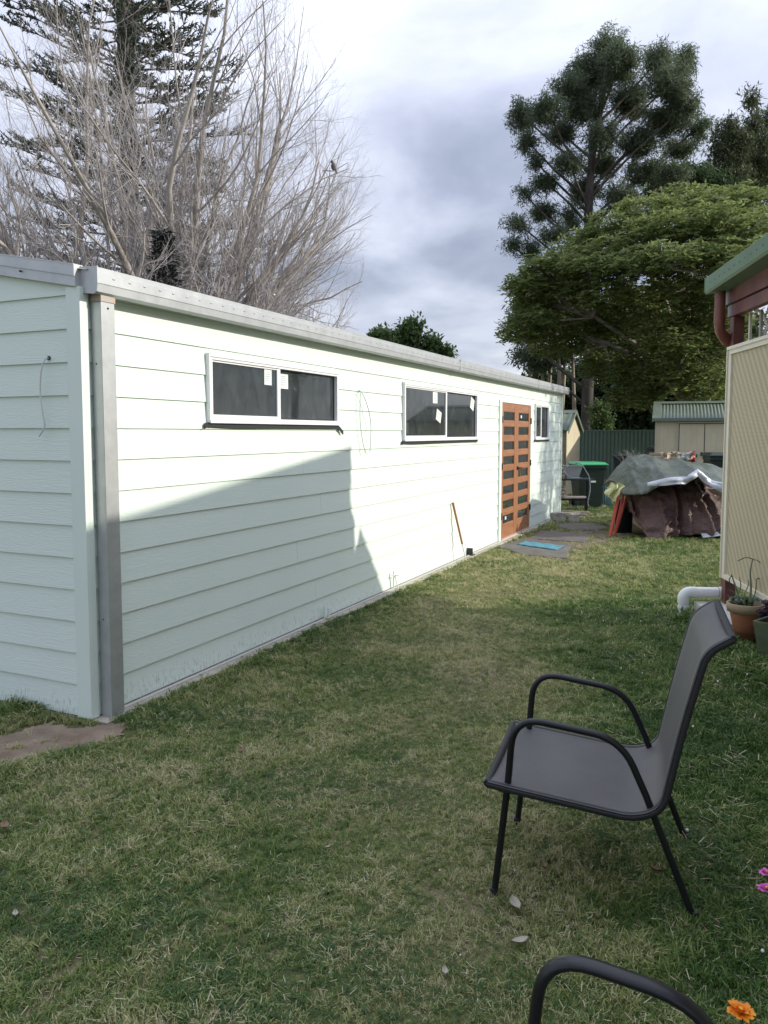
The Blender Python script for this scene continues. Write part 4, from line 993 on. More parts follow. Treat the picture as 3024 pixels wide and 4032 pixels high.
drape('tarpaulin', cols, M_tarpb, 'crinkled shiny brown tarpaulin hanging to the ground over the heap', wr=.058, folds=((3.15, .2, .05, .25), (3.95, .10, .09, .1), (4.28, .08, -.09, .1), (4.6, .12, .05, .1), (5.55, .10, .09, .2), (5.2, .4, .05, .3), (6.1, .22, .08, .2), (6.6, .2, -.06, .2), (8, .4, .1, .2)), nv=60, sub=22)
def gcol(x, ztop, zlow, yf, yt=13.0):
    return [(x + .15, 14.2, ztop * .75), (x + .06, yt + .45, ztop - .03), (x + .02, yt, ztop), (x, (yt + yf) / 2, (ztop * .62 + zlow * .38)), (x - .02, yf, zlow)]
gcols = [gcol(3.80, .80, .62, 12.45), gcol(3.93, 1.00, .62, 12.25), gcol(4.10, 1.20, .66, 12.1), gcol(4.35, 1.22, .88, 11.98), gcol(4.60, 1.15, .90, 11.95), gcol(4.80, 1.17, 1.02, 11.98), gcol(5.03, 1.13, .86, 11.92), gcol(5.33, 1.08, .76, 11.85), gcol(5.62, 1.0, .70, 11.85)]
drape('tarpaulin', gcols, M_tarpg, 'dull green tarpaulin thrown over the top of the brown one', wr=.05, folds=((1.5, .15, .05, .0), (2.5, .12, .05, .0)), nv=32, sub=16)
# silver underside showing as folded hem
sil = []
for gi_, (x_, yf_, zl_, dr_) in enumerate(((4.08, 12.1, .66 + .14, .0), (4.33, 11.98, .88, .085), (4.60, 11.95, .90, .085), (4.80, 11.98, 1.02, .08), (5.03, 11.92, .86, .12), (5.33, 11.85, .76, .16), (5.60, 11.85, .70, .18))):
    sil.append(((x_, yf_ + .015, zl_ + .03), (x_, yf_ - .02, zl_ - max(dr_, .02))))
drape('tarpaulin_hem', [[a, tuple((Vector(a) + Vector(b_)) / 2 + Vector((0, -.015, 0))), b_] for a, b_ in sil], M_tarps, 'silver tarpaulin strip showing between green and brown sheets', wr=.05, nv=8, sub=8, thick=.004)
sil2 = [((4.88, 11.98, .06), (4.88, 11.90, -.005)), ((5.05, 11.93, .085), (5.05, 11.86, .02)), ((5.22, 11.89, .10), (5.22, 11.84, .05)), ((5.30, 11.84, .08), (5.30, 11.78, -.02))]
drape('tarpaulin_hem', [[a, tuple((Vector(a) + Vector(b_)) / 2), b_] for a, b_ in sil2], M_tarps, 'silver flap of tarpaulin turned up at ground level', wr=.008, nv=8, sub=8, thick=.004)
# things around the heap
t = thing('pot_bin', 'black plastic pot standing under the left end of the brown tarpaulin', 'pot', (3.93, 12.75, GZ)); MB().lathe([(0, 0), (.13, 0), (.15, .5), (.165, .5), (.165, .54), (.14, .54), (.12, .1), (0, .1)], 0, 0, 20).build('body', M_navy, t)
rl = [((3.56, 12.25, GZ), (3.78, 12.5, .70), .027, 'frontmost red pole leaning on the left end of the heap'), ((3.66, 12.35, GZ), (3.86, 12.55, .66), .018, 'slim red pole between two others at the heap'), ((3.70, 12.45, GZ), (3.93, 12.6, .62), .022, 'rearmost red pole leaning under the brown tarpaulin')]
for a, b_, r_, l_ in rl:
    o = MB().tube([Vector((0, 0, 0)), Vector(b_) - Vector(a)], r_, 10).build('red_pole', M_red, loc=a); tag(o, l_, 'pole', 'red poles leaning on the heap')
vs = []; nx, ny = 14, 14
for i in range(nx + 1):
    for j in range(ny + 1):
        u, v = i / nx, j / ny; wd = .10 + .22 * v * (1 - v) * 2
        vs.append((3.66 + (u - .5) * wd * (1.4 if v < .3 else 1) - .05 * v + .03 * math.sin(v * 7), 12.36 + .06 * math.sin(u * 9 + v * 4), .80 - .23 * v - (.06 * u if v > .5 else 0) + .02 * math.sin(u * 8)))
o = MB().add(vs, [(i * (ny + 1) + j, (i + 1) * (ny + 1) + j, (i + 1) * (ny + 1) + j + 1, i * (ny + 1) + j + 1) for i in range(nx) for j in range(ny)], True).build('cloth', M_yellow); tag(o, 'crumpled pale yellow cloth snagged on the left end of the heap', 'cloth')
for i, (x, y, z, r_, l_) in enumerate(((4.55, 13.05, 1.16, .15, 'long plank lying across the top of the green tarpaulin'), (4.70, 13.1, 1.215, -.3, 'shorter plank on top of the long one'))):
    o = MB().box(-.35 + i * .1, .35 - i * .1, -.05, .05, 0, .05).build('plank', M_woodp if i == 0 else M_wood, loc=(x, y, z), rotz=r_); tag(o, l_, 'plank', 'planks on the heap')
rock('crumpled_cardboard', 'crumpled piece of tan cardboard on the heap', 'cardboard', (4.77, 13.0, 1.14), (.24, .14, .13), 2.2, mat('cardboard', (.46, .34, .22), .8, col2=(.60, .52, .40), nscale=12), .3, cut=.8)
rock('plastic_bag', 'crumpled clear plastic bag of rubbish beside the red bag', 'bag', (4.94, 13.0, 1.12), (.24, .16, .15), 5.2, mat('clear_plastic', (.40, .42, .40), .25, col2=(.14, .15, .12), nscale=14, lo=.45, hi=.55), .1, cut=.9)
rock('plastic_bag', 'small red plastic bag at the right of the rubbish on the heap', 'bag', (5.10, 13.05, 1.14), (.13, .12, .14), 6.2, M_orange_rag, .1, cut=.9)

def clump(name, label, cat, loc, n_, h_, spread, m_, seed, wd=.006, arch=.5):
    r_ = np.random.default_rng(seed); b = MB()
    for i in range(n_):
        az = r_.uniform(0, 6.28); x, y = r_.normal(0, spread * .25, 2); hh = h_ * r_.uniform(.5, 1.1); ln = spread * r_.uniform(.3, 1)
        pts = [Vector((x + math.cos(az) * ln * u ** 1.5, y + math.sin(az) * ln * u ** 1.5, hh * (u - arch * u * u * u * .6))) for u in (0, .35, .7, 1)]
        sd = Vector((-math.sin(az), math.cos(az), 0)) * wd; vs = []
        for k, p in enumerate(pts): f = (1, 1, .7, .15)[k]; vs += [p - sd * f, p + sd * f]
        b.add(vs, [(0, 1, 3, 2), (2, 3, 5, 4), (4, 5, 7, 6)])
    o = b.build(name, m_, loc=loc); return tag(o, label, cat)
clump('weeds', 'dry weeds and twigs sprouting above the left of the heap', 'plant', (4.25, 13.3, 1.08), 60, .30, .30, M_stem, 1, .004, .3)
clump('strappy_plant', 'dark strappy leaved plant below the dark bin by the beige shed', 'plant', (7.0, 16.3, GZ), 140, .85, .45, M_leafg, 2, .018, .7)
clump('strappy_plant', 'smaller strappy plant nearer the maroon post behind the heap', 'plant', (6.75, 15.4, GZ), 110, .75, .40, M_leafg, 3, .016, .7)
clump('grass_tussock', 'tall lush grass tussock beside the terracotta pot', 'grass clump', (2.62, 6.12, GZ), 90, .16, .14, M_leafg, 4, .003, .5)
clump('grass_tussock', 'long green grass tussock growing against the gable wall', 'grass clump', (-2.10, 4.55, GZ), 110, .12, .14, M_leafg, 6, .0022, .5)

# ------------------------------------------------------------------ foliage engines
def tubes_np(polys, nside=4):
    """polys: list of (pts Nx3, radii N) -> V,F"""
    Vs, Fs, o = [], [], 0
    ang = np.arange(nside) * 2 * np.pi / nside; ca, sa = np.cos(ang), np.sin(ang)
    for pts, r in polys:
        pts = np.asarray(pts); r = np.asarray(r); n = len(pts)
        T = np.empty_like(pts); T[1:-1] = pts[2:] - pts[:-2]; T[0] = pts[1] - pts[0]; T[-1] = pts[-1] - pts[-2]
        T /= np.linalg.norm(T, axis=1, keepdims=True) + 1e-9
        ref = np.array([.3, .2, 1.]) if abs(T[0][2]) < .8 else np.array([1., .3, .1])
        N = np.cross(T, ref); N /= np.linalg.norm(N, axis=1, keepdims=True) + 1e-9; B = np.cross(T, N)
        ring = pts[:, None, :] + r[:, None, None] * (ca[None, :, None] * N[:, None, :] + sa[None, :, None] * B[:, None, :])
        Vs.append(ring.reshape(-1, 3))
        i = np.arange(n - 1)[:, None] * nside; k = np.arange(nside)[None, :]; k2 = (k + 1) % nside
        Fs.append(np.stack([i + k, i + k2, i + nside + k2, i + nside + k], -1).reshape(-1, 4) + o); o += n * nside
    return np.concatenate(Vs), np.concatenate(Fs)
def unit(v): return v / (np.linalg.norm(v) + 1e-9)
def branch(rg_, p, d, L_, r0, r1, nseg, wob, grav):
    pts = [p]; d = unit(d)
    for i in range(nseg):
        d = unit(d + rg_.normal(0, wob, 3) + np.array([0, 0, grav])); p = p + d * L_ / nseg; pts.append(p)
    return np.array(pts), np.linspace(r0, r1, nseg + 1), d
def grow(rg_, p, d, L_, r, lev, P_, out, tips, clip=None):
    """P_: list per level dict(nseg,wob,grav,nchild,ang,lr,rr,t0)"""
    if clip is not None:      # a branch ends where the rounded crown ends
        c_, r_ = clip; o_ = (p - c_) / r_; dn = (unit(d) + np.array([0, 0, .25])) / r_; A_q = (dn ** 2).sum(); B_q = (o_ * dn).sum(); C_q = (o_ ** 2).sum() - 1
        if C_q > 0: return
        dist = (-B_q + math.sqrt(max(0, B_q * B_q - A_q * C_q))) / A_q
        if dist < .12: return
        L_ = min(L_, dist * rg_.uniform(.8, 1.02)) if lev else dist * rg_.uniform(.82, 1.0)
    q = P_[lev]; pts, rad, d2 = branch(rg_, p, d, L_, r, r * q.get('taper', .35), q['nseg'], q['wob'], q['grav'])
    if clip is not None:
        c_, r_ = clip; ins_ = (((pts - c_) / r_) ** 2).sum(1) < 1
        if not ins_.all():
            k_ = int(np.argmin(ins_))
            if k_ < 2: return
            pts = pts[:k_ + 1]; rad = np.linspace(rad[0], rad[-1], k_ + 1); q = dict(q, nseg=k_)
    out[lev].append((pts, rad))
    if lev == len(P_) - 1: tips.append((pts[-1], d2, pts)); return
    nc = rg_.poisson(q['nchild'] - 1) + 1 if q.get('rand', True) else q['nchild']
    for k in range(nc):
        t = q.get('t0', .25) + (1 - q.get('t0', .25)) * (k + rg_.uniform(.2, .9)) / nc; x = t * q['nseg']; i = min(int(x), q['nseg'] - 1); f = x - i
        pp = pts[i] * (1 - f) + pts[i + 1] * f; dd = unit(pts[i + 1] - pts[i])
        ax = unit(np.cross(dd, rg_.normal(0, 1, 3))); a = R(q['ang']) * rg_.uniform(.6, 1.3)
        nd = dd * math.cos(a) + ax * math.sin(a)
        if 'flatz' in q: nd[2] *= q['flatz']
        rr_ = (rad[i] * (1 - f) + rad[i + 1] * f)
        grow(rg_, pp, nd, L_ * q['lr'] * rg_.uniform(.65, 1.25) * (1 - .34 * t), rr_ * q['rr'], lev + 1, P_, out, tips, clip)
def leaves_np(rg_, C, size, aspect=.4, up=.3, droop=0.0, jitter=.5, D=None):
    """rhombic leaves at centres C"""
    n = len(C); a = rg_.normal(0, 1, (n, 3)) if D is None else D + rg_.normal(0, jitter, (n, 3))
    a[:, 2] -= droop; a /= np.linalg.norm(a, axis=1, keepdims=True)
    nr = rg_.normal(0, 1, (n, 3)); nr[:, 2] = np.abs(nr[:, 2]) + up * 3; b_ = np.cross(nr, a); b_ /= np.linalg.norm(b_, axis=1, keepdims=True) + 1e-9
    s = (size * rg_.uniform(.6, 1.35, n))[:, None]
    V = np.stack([C, C + a * s * .45 + b_ * s * aspect * .5, C + a * s, C + a * s * .45 - b_ * s * aspect * .5], 1).reshape(-1, 3)
    return V, np.arange(4 * n).reshape(-1, 4)
def clump_points(rg_, centers, rad, per):
    n = len(centers) * per; c = np.repeat(np.asarray(centers), per, 0)
    v = rg_.normal(0, 1, (n, 3)); v /= np.linalg.norm(v, axis=1, keepdims=True)
    rr = np.repeat(np.broadcast_to(np.asarray(rad), (len(centers),)), per)[:, None]
    return c + v * rr * (rg_.uniform(0, 1, (n, 1)) ** .45)

# ---- bare multi-stemmed tree behind the shed
def bare_tree():
    rg_ = np.random.default_rng(11)
    base = np.array([-4.75, 15.6, 0.]); t = thing('bare_tree', 'large leafless multi-stemmed tree with pale upswept branches behind the shed', 'tree', tuple(base + [0, 0, GZ]))
    P_ = [dict(nseg=12, wob=.105, grav=.022, nchild=10, ang=32, lr=.46, rr=.48, t0=.14, rand=True, taper=.10),
          dict(nseg=9, wob=.09, grav=.05, nchild=7, ang=36, lr=.55, rr=.52, t0=.12, taper=.25),
          dict(nseg=7, wob=.12, grav=.06, nchild=5, ang=38, lr=.52, rr=.58, t0=.12, taper=.35),
          dict(nseg=5, wob=.15, grav=.08, nchild=3, ang=40, lr=.55, rr=.7, t0=.2, taper=.5),
          dict(nseg=3, wob=.18, grav=.07, nchild=0, ang=30, lr=.5, rr=.7, taper=.6)]
    out = [[] for _ in P_]; tips = []
    stems = []
    for k in range(9):
        az = k * 2.39996 + rg_.uniform(-.3, .3); el = [80, 62, 40, 66, 50, 30, 72, 34, 46, 58, 24, 64, 38, 76, 28, 52, 44][k]
        d = np.array([math.cos(az) * math.cos(R(el)), math.sin(az) * math.cos(R(el)), math.sin(R(el))])
        stems.append((d, el))
    for az, el in ((-8, 22), (12, 34), (-25, 42), (25, 52), (5, 12), (180, 35), (170, 48), (200, 24), (-40, 30), (150, 58), (0, 60), (185, 15)):
        stems.append((np.array([math.cos(R(az)) * math.cos(R(el)), math.sin(R(az)) * math.cos(R(el)), math.sin(R(el))]), el))
    for az, el in ((20, 50), (-15, 60), (35, 36), (-35, 54), (5, 70), (10, 28), (-5, 40), (40, 66), (-50, 64), (160, 40), (190, 60), (-20, 18), (8, 46), (-12, 33), (18, 56), (-25, 47), (2, 24), (30, 62), (-8, 66), (14, 40), (-30, 70), (165, 52), (200, 44), (175, 28), (185, 70), (150, 62), (215, 56), (240, 48)):
        stems.append((np.array([math.cos(R(az)) * math.cos(R(el)), math.sin(R(az)) * math.cos(R(el)), math.sin(R(el))]), el + .5))
    for d, el in stems:
        p0 = np.array([d[0] * .35, d[1] * .35, rg_.uniform(.8, 1.8)])
        L_ = min(9.6, 3.7 / math.cos(R(min(el, 80))) + .8) * rg_.uniform(.9, 1.1)
        grow(rg_, p0, d, L_, rg_.uniform(.07, .14), 0, P_, out, tips, (np.array([-.05, 0, 6.9]), np.array([4.85, 4.6, 6.8])))
    trunk = [(np.array([[0, 0, -.1], [.02, 0, .8], [0.03, 0, 1.6], [.0, 0, 2.4]]), np.array([.42, .36, .30, .12]))]
    V, F = tubes_np(trunk, 12); npobj('trunk', V, F, M_bark, t, True)
    for i, ns in ((0, 7), (1, 5), (2, 4), (3, 3), (4, 3)):
        V, F = tubes_np(out[i], ns); o = npobj(['limbs', 'branches', 'branchlets', 'twigs', 'twig_tips'][i], V, F, M_bark if i < 2 else M_twig, t, True)
        if i >= 1: o['kind'] = 'stuff'
    return [len(x) for x in out]
print('bare', bare_tree())

# ---- norfolk pine behind it
def norfolk(base, H_, name, label, r0, wscale, seed, z0=2.5):
    rg_ = np.random.default_rng(seed); base = np.array(base)
    t = thing(name, label, 'tree', tuple(base)); out = []; C = []; D = []
    V, F = tubes_np([(np.array([[0, 0, 0], [.05, 0, H_ * .3], [0, 0, H_ * .6], [0, 0, H_]]), np.array([r0, r0 * .8, r0 * .5, .03]))], 10); npobj('trunk', V, F, M_barkd, t, True)
    z = z0
    while z < H_ - .4:
        Lb = wscale * (1 - (z / H_) ** 1.5) * rg_.uniform(.8, 1.1) + .3; nb = 6; a0 = rg_.uniform(0, 6.28)
        for k in range(nb):
            az = a0 + k * 2 * np.pi / nb + rg_.uniform(-.2, .2); d = np.array([math.cos(az), math.sin(az), rg_.uniform(-.05, .12)])
            pts, rad, d2 = branch(rg_, np.array([0, 0, z + rg_.uniform(-.1, .1)]), d, Lb * rg_.uniform(.75, 1.1), .045, .012, 8, .035, .022); out.append((pts, rad))
            for j in range(3, 9):
                for s in (-1, 1):
                    for rep in range(2):
                        side_ = np.array([-d[1], d[0], 0]) * s; dd = unit(side_ * rg_.uniform(.5, 1) + unit(d) * .8 + [0, 0, rg_.uniform(.0, .4)])
                        f = rg_.uniform(0, 1); pp = pts[min(j, 8)] * (1 - f) + pts[j - 1] * f
                        l2 = (.35 + .32 * (1 - abs(j - 6) / 6)) * rg_.uniform(.6, 1.2); p2, r2, d3 = branch(rg_, pp, dd, l2, .02, .01, 3, .08, .13); out.append((p2, r2))
                        m = 27; u_ = rg_.uniform(.15, 1, m); x = u_ * 3; i_ = np.minimum(x.astype(int), 2); f_ = (x - i_)[:, None]
                        C.append(p2[i_] * (1 - f_) + p2[i_ + 1] * f_); D.append(np.repeat(d3[None], m, 0))
        z += rg_.uniform(.42, .62) * (1.0 if z < H_ * .7 else .8)
    V, F = tubes_np(out, 4); kind(npobj('branches', V, F, M_barkd, t), 'stuff')
    C = np.concatenate(C); D = np.concatenate(D); V, F = leaves_np(rg_, C, .125, .30, up=.2, D=D, jitter=.6); kind(npobj('foliage', V, F, M_pine, t), 'stuff')
    return len(C)
print('pine', norfolk((-8.3, 26, GZ), 30, 'norfolk_pine', 'tall dark pine with level tiered boughs seen through the bare tree', .40, 4.9, 5))
# young slender dark conifer poking up just behind the shed roof
def cone_conifer(base, H_, w_, label, seed, mt=M_pine, dens=2600):
    rg_ = np.random.default_rng(seed); t = thing('slender_conifer', label, 'tree', base)
    V, F = tubes_np([(np.array([[0, 0, 0], [0, 0, H_ * .5], [0.02, 0, H_ * .95]]), np.array([.08, .05, .01]))], 8); npobj('trunk', V, F, M_barkd, t)
    z = H_ * (.25 + .75 * rg_.uniform(0, 1, dens)); az = rg_.uniform(0, 6.28, dens); rr = w_ * np.minimum(1.0, (1.03 - z / H_) * 4.0) ** .6 * rg_.uniform(.2, 1, dens)
    C = np.stack([rr * np.cos(az), rr * np.sin(az), z], 1); D = np.stack([np.cos(az), np.sin(az), -.2 + 0 * az], 1)
    V, F = leaves_np(rg_, C, .16, .14, D=D, jitter=.3); kind(npobj('foliage', V, F, mt, t), 'stuff')
cone_conifer((-3.42, 12.4, GZ), 4.78, .21, 'slender dark conifer tip poking above the shed roof', 3, mat('near_black_needles', (.012, .018, .016), .6, col2=(.02, .028, .026), nscale=9), 5200)

# ---- general leafy tree
def leafy(name, label, base, blobs, mt, bark, trunk, seed, leaf=.16, aspect=.45, per=26, clumps=220, crad=.45, droop=0., up=.4, limbs=True, group=None, shell=.55, cat='tree', trunkpts=None, steep=1.0):
    """blobs: (x,y,z,rx,ry,rz) relative to base"""
    rg_ = np.random.default_rng(seed); t = thing(name, label, cat, base, group=group)
    vol = np.array([b_[3] * b_[4] * b_[5] for b_ in blobs]) ** .75; cnt = np.maximum(3, (clumps * vol / vol.sum()).astype(int))
    CC = []; out = []
    th = blobs[0][2]
    tp_ = trunkpts if trunkpts is not None else [[0, 0, 0], [trunk * .4, 0, th * .35], [0, trunk * .3, th * .7], [blobs[0][0] * .5, 0, th]]
    tp_ = np.array(tp_, float)
    V, F = tubes_np([(tp_, np.linspace(trunk, trunk * .35, len(tp_)))], 10); npobj('trunk', V, F, bark, t, True)
    for b_, c_ in zip(blobs, cnt):
        v = rg_.normal(0, 1, (c_, 3)); v /= np.linalg.norm(v, axis=1, keepdims=True); rr = shell + (1 - shell) * rg_.uniform(0, 1, (c_, 1)); v = v * rr
        cen = np.array(b_[:3]); cc = cen + v * np.array(b_[3:6]); CC.append(cc)
        if limbs:
            zt_ = max(.5, min(b_[2] - b_[5] * .5 - .8 * math.hypot(b_[0], b_[1]) * steep, tp_[-1][2] * .95)); i_ = np.interp(zt_, tp_[:, 2], np.arange(len(tp_))); k = int(min(i_, len(tp_) - 2)); st = tp_[k] * (1 - (i_ - k)) + tp_[k + 1] * (i_ - k)
            mid = (st + cen) / 2 + rg_.normal(0, .12, 3) * b_[3]; L0 = np.array([st, mid, cen]); rb = trunk * .26
            out.append((L0, np.array([rb, rb * .7, rb * .4])))
            for c in cc[rg_.uniform(0, 1, len(cc)) < .55]:
                m_ = (cen + c) / 2 + rg_.normal(0, .08, 3) * b_[3]; out.append((np.array([cen * .8 + mid * .2, m_, c]), np.array([rb * .32, rb * .2, .012])))
    CC = np.concatenate(CC)
    if out: V, F = tubes_np(out, 5); kind(npobj('branches', V, F, bark, t), 'stuff')
    cr = crad * rg_.uniform(.6, 1.3, len(CC)); C = clump_points(rg_, CC, cr, per)
    V, F = leaves_np(rg_, C, leaf, aspect, up=up, droop=droop); kind(npobj('foliage', V, F, mt, t), 'stuff')
    return len(C)
# helper: world position at pixel column px (source px) and depth
def at(px, py, Y):
    a = (px - 1512) / 3080; b_ = -(py - 1936.6) / 3080; P_ = R(4.3)
    r = np.array([a, math.cos(P_) + b_ * math.sin(P_), b_ * math.cos(P_) - math.sin(P_)]); return r * (Y / r[1]) + [0, 0, 1.6]
def blobs_from(pxs, Y, base, depth=.8):
    """pxs: (px,py,rpx,rpy[,dY])"""
    out = []
    for q in pxs:
        dy = q[4] if len(q) > 4 else 0; c = at(q[0], q[1], Y + dy) - np.array(base); k = (Y + dy) / 3080
        out.append((c[0], c[1], c[2], q[2] * k, max(q[2], q[3]) * k * depth, q[3] * k))
    return out
# tall she-oak
Yc = 30; cb = at(2308, 1700, Yc); cb = (cb[0], cb[1], GZ)
pb = [(2400, 190, 75, 80), (2330, 290, 110, 90, 1), (2440, 260, 90, 90, -1), (2590, 240, 65, 70), (2690, 250, 55, 60, 1), (2640, 330, 90, 80, -1), (2240, 350, 70, 60), (2150, 430, 80, 60, -1), (2060, 460, 55, 70, 1), (2300, 420, 90, 70), (2480, 400, 90, 80, 1), (2620, 470, 90, 80), (2700, 420, 60, 60, -1), (2750, 500, 50, 50), (2080, 560, 45, 40), (2210, 520, 70, 50, 1), (2370, 540, 80, 60, -1), (2520, 560, 90, 60), (2680, 580, 70, 45, 1), (2110, 640, 40, 35), (2240, 640, 70, 45, -1), (2380, 650, 70, 50, 1), (2540, 680, 90, 50), (2660, 680, 70, 40, -1), (2060, 760, 40, 30), (2150, 720, 60, 40), (2300, 750, 70, 60, 1), (2450, 780, 80, 60, -1), (2600, 760, 80, 50), (2140, 830, 70, 35, 1), (2040, 880, 55, 30), (2180, 930, 60, 35, -1), (2010, 960, 45, 25), (2090, 990, 45, 45), (2240, 850, 50, 50), (2000, 1280, 30, 15), (2080, 1330, 50, 35), (2120, 1420, 60, 50, 1)]
tp0 = [[0, 0, 0], [.05, 0, 5], *[list(at(x, y, Yc) - np.array(cb)) for x, y in ((2318, 1100), (2316, 850), (2330, 620), (2370, 400), (2395, 240))]]
print('casu', leafy('sheoak_tree', 'very tall dark tree with clumped drooping foliage above the sheds', cb, blobs_from(pb, Yc, cb), M_casu, M_barkd, .24, 21, leaf=.17, aspect=.16, per=84, clumps=1650, crad=.29, droop=.5, up=.0, shell=.25, trunkpts=tp0))
# feathery flat-topped tree
Yp = 24; pbz = (9.6, 25.0, GZ)
def feathery():
    rg_ = np.random.default_rng(31); t = thing('feathery_tree', 'spreading tree with layered yellow-green feathery fronds over the sheds', 'tree', pbz); base = np.array(pbz)
    V, F = tubes_np([(np.array([[0, 0, 0], [.15, 0, 1.6], [.1, 0, 3.2]]), np.array([.34, .28, .22]))], 10); npobj('trunk', V, F, M_barkd, t, True)
    pads = []
    for (x, y, rx, rz, dy) in [(2960, 800, 130, 40, -1), (2820, 800, 110, 40, 0), (2700, 790, 90, 35, 1), (2560, 830, 100, 40, 0), (2420, 900, 90, 35, 0), (2330, 960, 80, 35, 1), (2980, 900, 110, 50, -3), (2860, 880, 120, 45, -2), (2720, 880, 120, 45, -2), (2580, 920, 110, 45, -1), (2450, 980, 100, 40, -1),
        (2250, 1010, 90, 35, 0), (2160, 1060, 80, 30, 0), (2080, 1110, 60, 25, 0), (2350, 1050, 110, 40, -1), (2520, 1040, 120, 40, -2), (2680, 1010, 120, 40, -3), (2830, 1000, 110, 45, -3), (2960, 1010, 90, 45, -4),
        (2120, 1180, 80, 30, 1), (2230, 1150, 90, 35, 0), (2380, 1150, 100, 35, -1), (2700, 1130, 110, 40, -2), (2820, 1140, 80, 50, -2), (2100, 1260, 70, 30, 0), (2230, 1260, 90, 40, 1), (2050, 1310, 50, 22, 0), (2200, 1350, 80, 35, 1), (2350, 1260, 90, 45, 2), (2480, 1200, 90, 40, 0),
        (2600, 1260, 110, 45, -1), (2760, 1290, 90, 50, -1), (2450, 1340, 100, 50, 2), (2620, 1380, 110, 50, 1), (2540, 1470, 90, 40, 0), (2740, 1400, 70, 40, 1), (2560, 1150, 100, 30, 1), (2400, 1440, 80, 40, 1), (2500, 1560, 70, 30, 0), (2660, 1480, 90, 45, -1), (2780, 1520, 70, 50, -1), (2830, 1380, 60, 60, -1), (2430, 1250, 100, 50, 1), (2850, 1250, 60, 50, -2), (2650, 1330, 90, 40, -2)]:
        c = at(x, y, Yp + dy) - base; k = (Yp + dy) / 3080; pads.append((c, rx * k, rz * k))
    out = []; C = []; D = []
    fork = np.array([.1, 0, 2.4]); limb_dirs = []
    hubs = []
    for (x, y, dy) in ((2230, 1190, 0), (2380, 1080, 1), (2300, 1330, 1), (2560, 1010, -1), (2700, 950, 1), (2850, 960, -2), (2960, 980, -4), (2520, 1330, 1), (2740, 1280, 0)):
        h_ = at(x, y, Yp + dy) - base; hubs.append(h_)
        m1 = fork * .55 + h_ * .45 + np.array([0, 0, .55]); m0 = fork * .85 + h_ * .15 + np.array([0, 0, .35])
        out.append((np.array([fork, m0, m1, h_ * .75 + m1 * .25 + [0, 0, .12], h_]), np.array([.15, .12, .09, .06, .04])))
    for c, rx, rz in pads:
        dd_ = [np.linalg.norm(c - h_) for h_ in hubs]; h_ = hubs[int(np.argmin(dd_))]; st = h_ * .8 + fork * .2 + [0, 0, .2]
        e = c - [0, 0, rz * .6]; m1 = (st + e) / 2 + rg_.normal(0, .12, 3)
        out.append((np.array([st, m1, e]), np.array([.045, .03, .012])))
        nfr = int(205 * rx / .7)
        ax = rg_.uniform(0, 6.28, nfr); rr = np.sqrt(rg_.uniform(0, 1, nfr)); top = rg_.uniform(-1, 1, nfr)
        P0 = c + np.stack([rx * rr * np.cos(ax), rx * .9 * rr * np.sin(ax), rz * (1.3 * top * np.sqrt(1 - rr * rr * .8) + rg_.normal(0, .35, nfr))], 1)
        for q in P0[rg_.uniform(0, 1, nfr) < .07]:
            m_ = (e + q) / 2 + rg_.normal(0, .12, 3) + [0, 0, .05]; out.append((np.array([m1, m_, q]), np.array([.022, .012, .006])))
        dirs = np.stack([np.cos(ax), np.sin(ax), rg_.uniform(-.35, .15, nfr)], 1) + rg_.normal(0, .35, (nfr, 3)) * [1, 1, .3]; dirs /= np.linalg.norm(dirs, axis=1, keepdims=True)
        side_ = np.cross(dirs, np.array([0, 0, 1.])); side_ /= np.linalg.norm(side_, axis=1, keepdims=True) + 1e-9
        for j in range(6):
            for s in (-1, 1):
                C.append(P0 + dirs * (.05 + j * .065) + np.array([0, 0, -.008]) * j * j * .3); D.append(dirs * .45 + side_ * s)
    V, F = tubes_np(out, 5); kind(npobj('branches', V, F, M_bark, t), 'stuff')
    C = np.concatenate(C); D = np.concatenate(D); V, F = leaves_np(rg_, C, .155, .36, up=.25, D=D, jitter=.32); kind(npobj('foliage', V, F, M_poin, t), 'stuff')
    return len(C)
print('feathery', feathery())
# group of slender paperbarks
for i, (px, Y_, r_) in enumerate(((2130, 31, .09), (2165, 32, .11), (2195, 30.5, .12), (2220, 31.5, .12), (2250, 31, .10), (2090, 32, .08))):
    b0 = at(px, 1700, Y_); b0 = (b0[0], b0[1], GZ); tops = [(px - 25, 1180 + 25 * (i % 3), 60, 50), (px + 10, 1290, 50, 45, .5), (px - 10, 1100 + 30 * (i % 2), 45, 40, -.5), (px - 30, 1400, 45, 30)]
    leafy('paperbark_tree', ['slender pale trunked tree leftmost but one of the group behind the shed end', 'slender pale trunked tree third from left behind the shed end', 'slender pale trunked tree in the middle right of the group', 'slender pale trunked tree second from right of the group', 'slender pale trunked tree nearest the thick dark trunk', 'slender pale trunked tree leftmost of the group behind the shed end'][i], b0, blobs_from(tops, Y_, b0), M_casu, M_barkl, r_, 40 + i, leaf=.26, aspect=.2, per=34, clumps=90, crad=.36, droop=.3, shell=.3,
          trunkpts=[[0, 0, 0], [.1 * (-1) ** i, 0, 2.5], [.0, 0, 4.5], [-.15, 0, 7.0]], group='slender pale trunked trees behind the shed end')
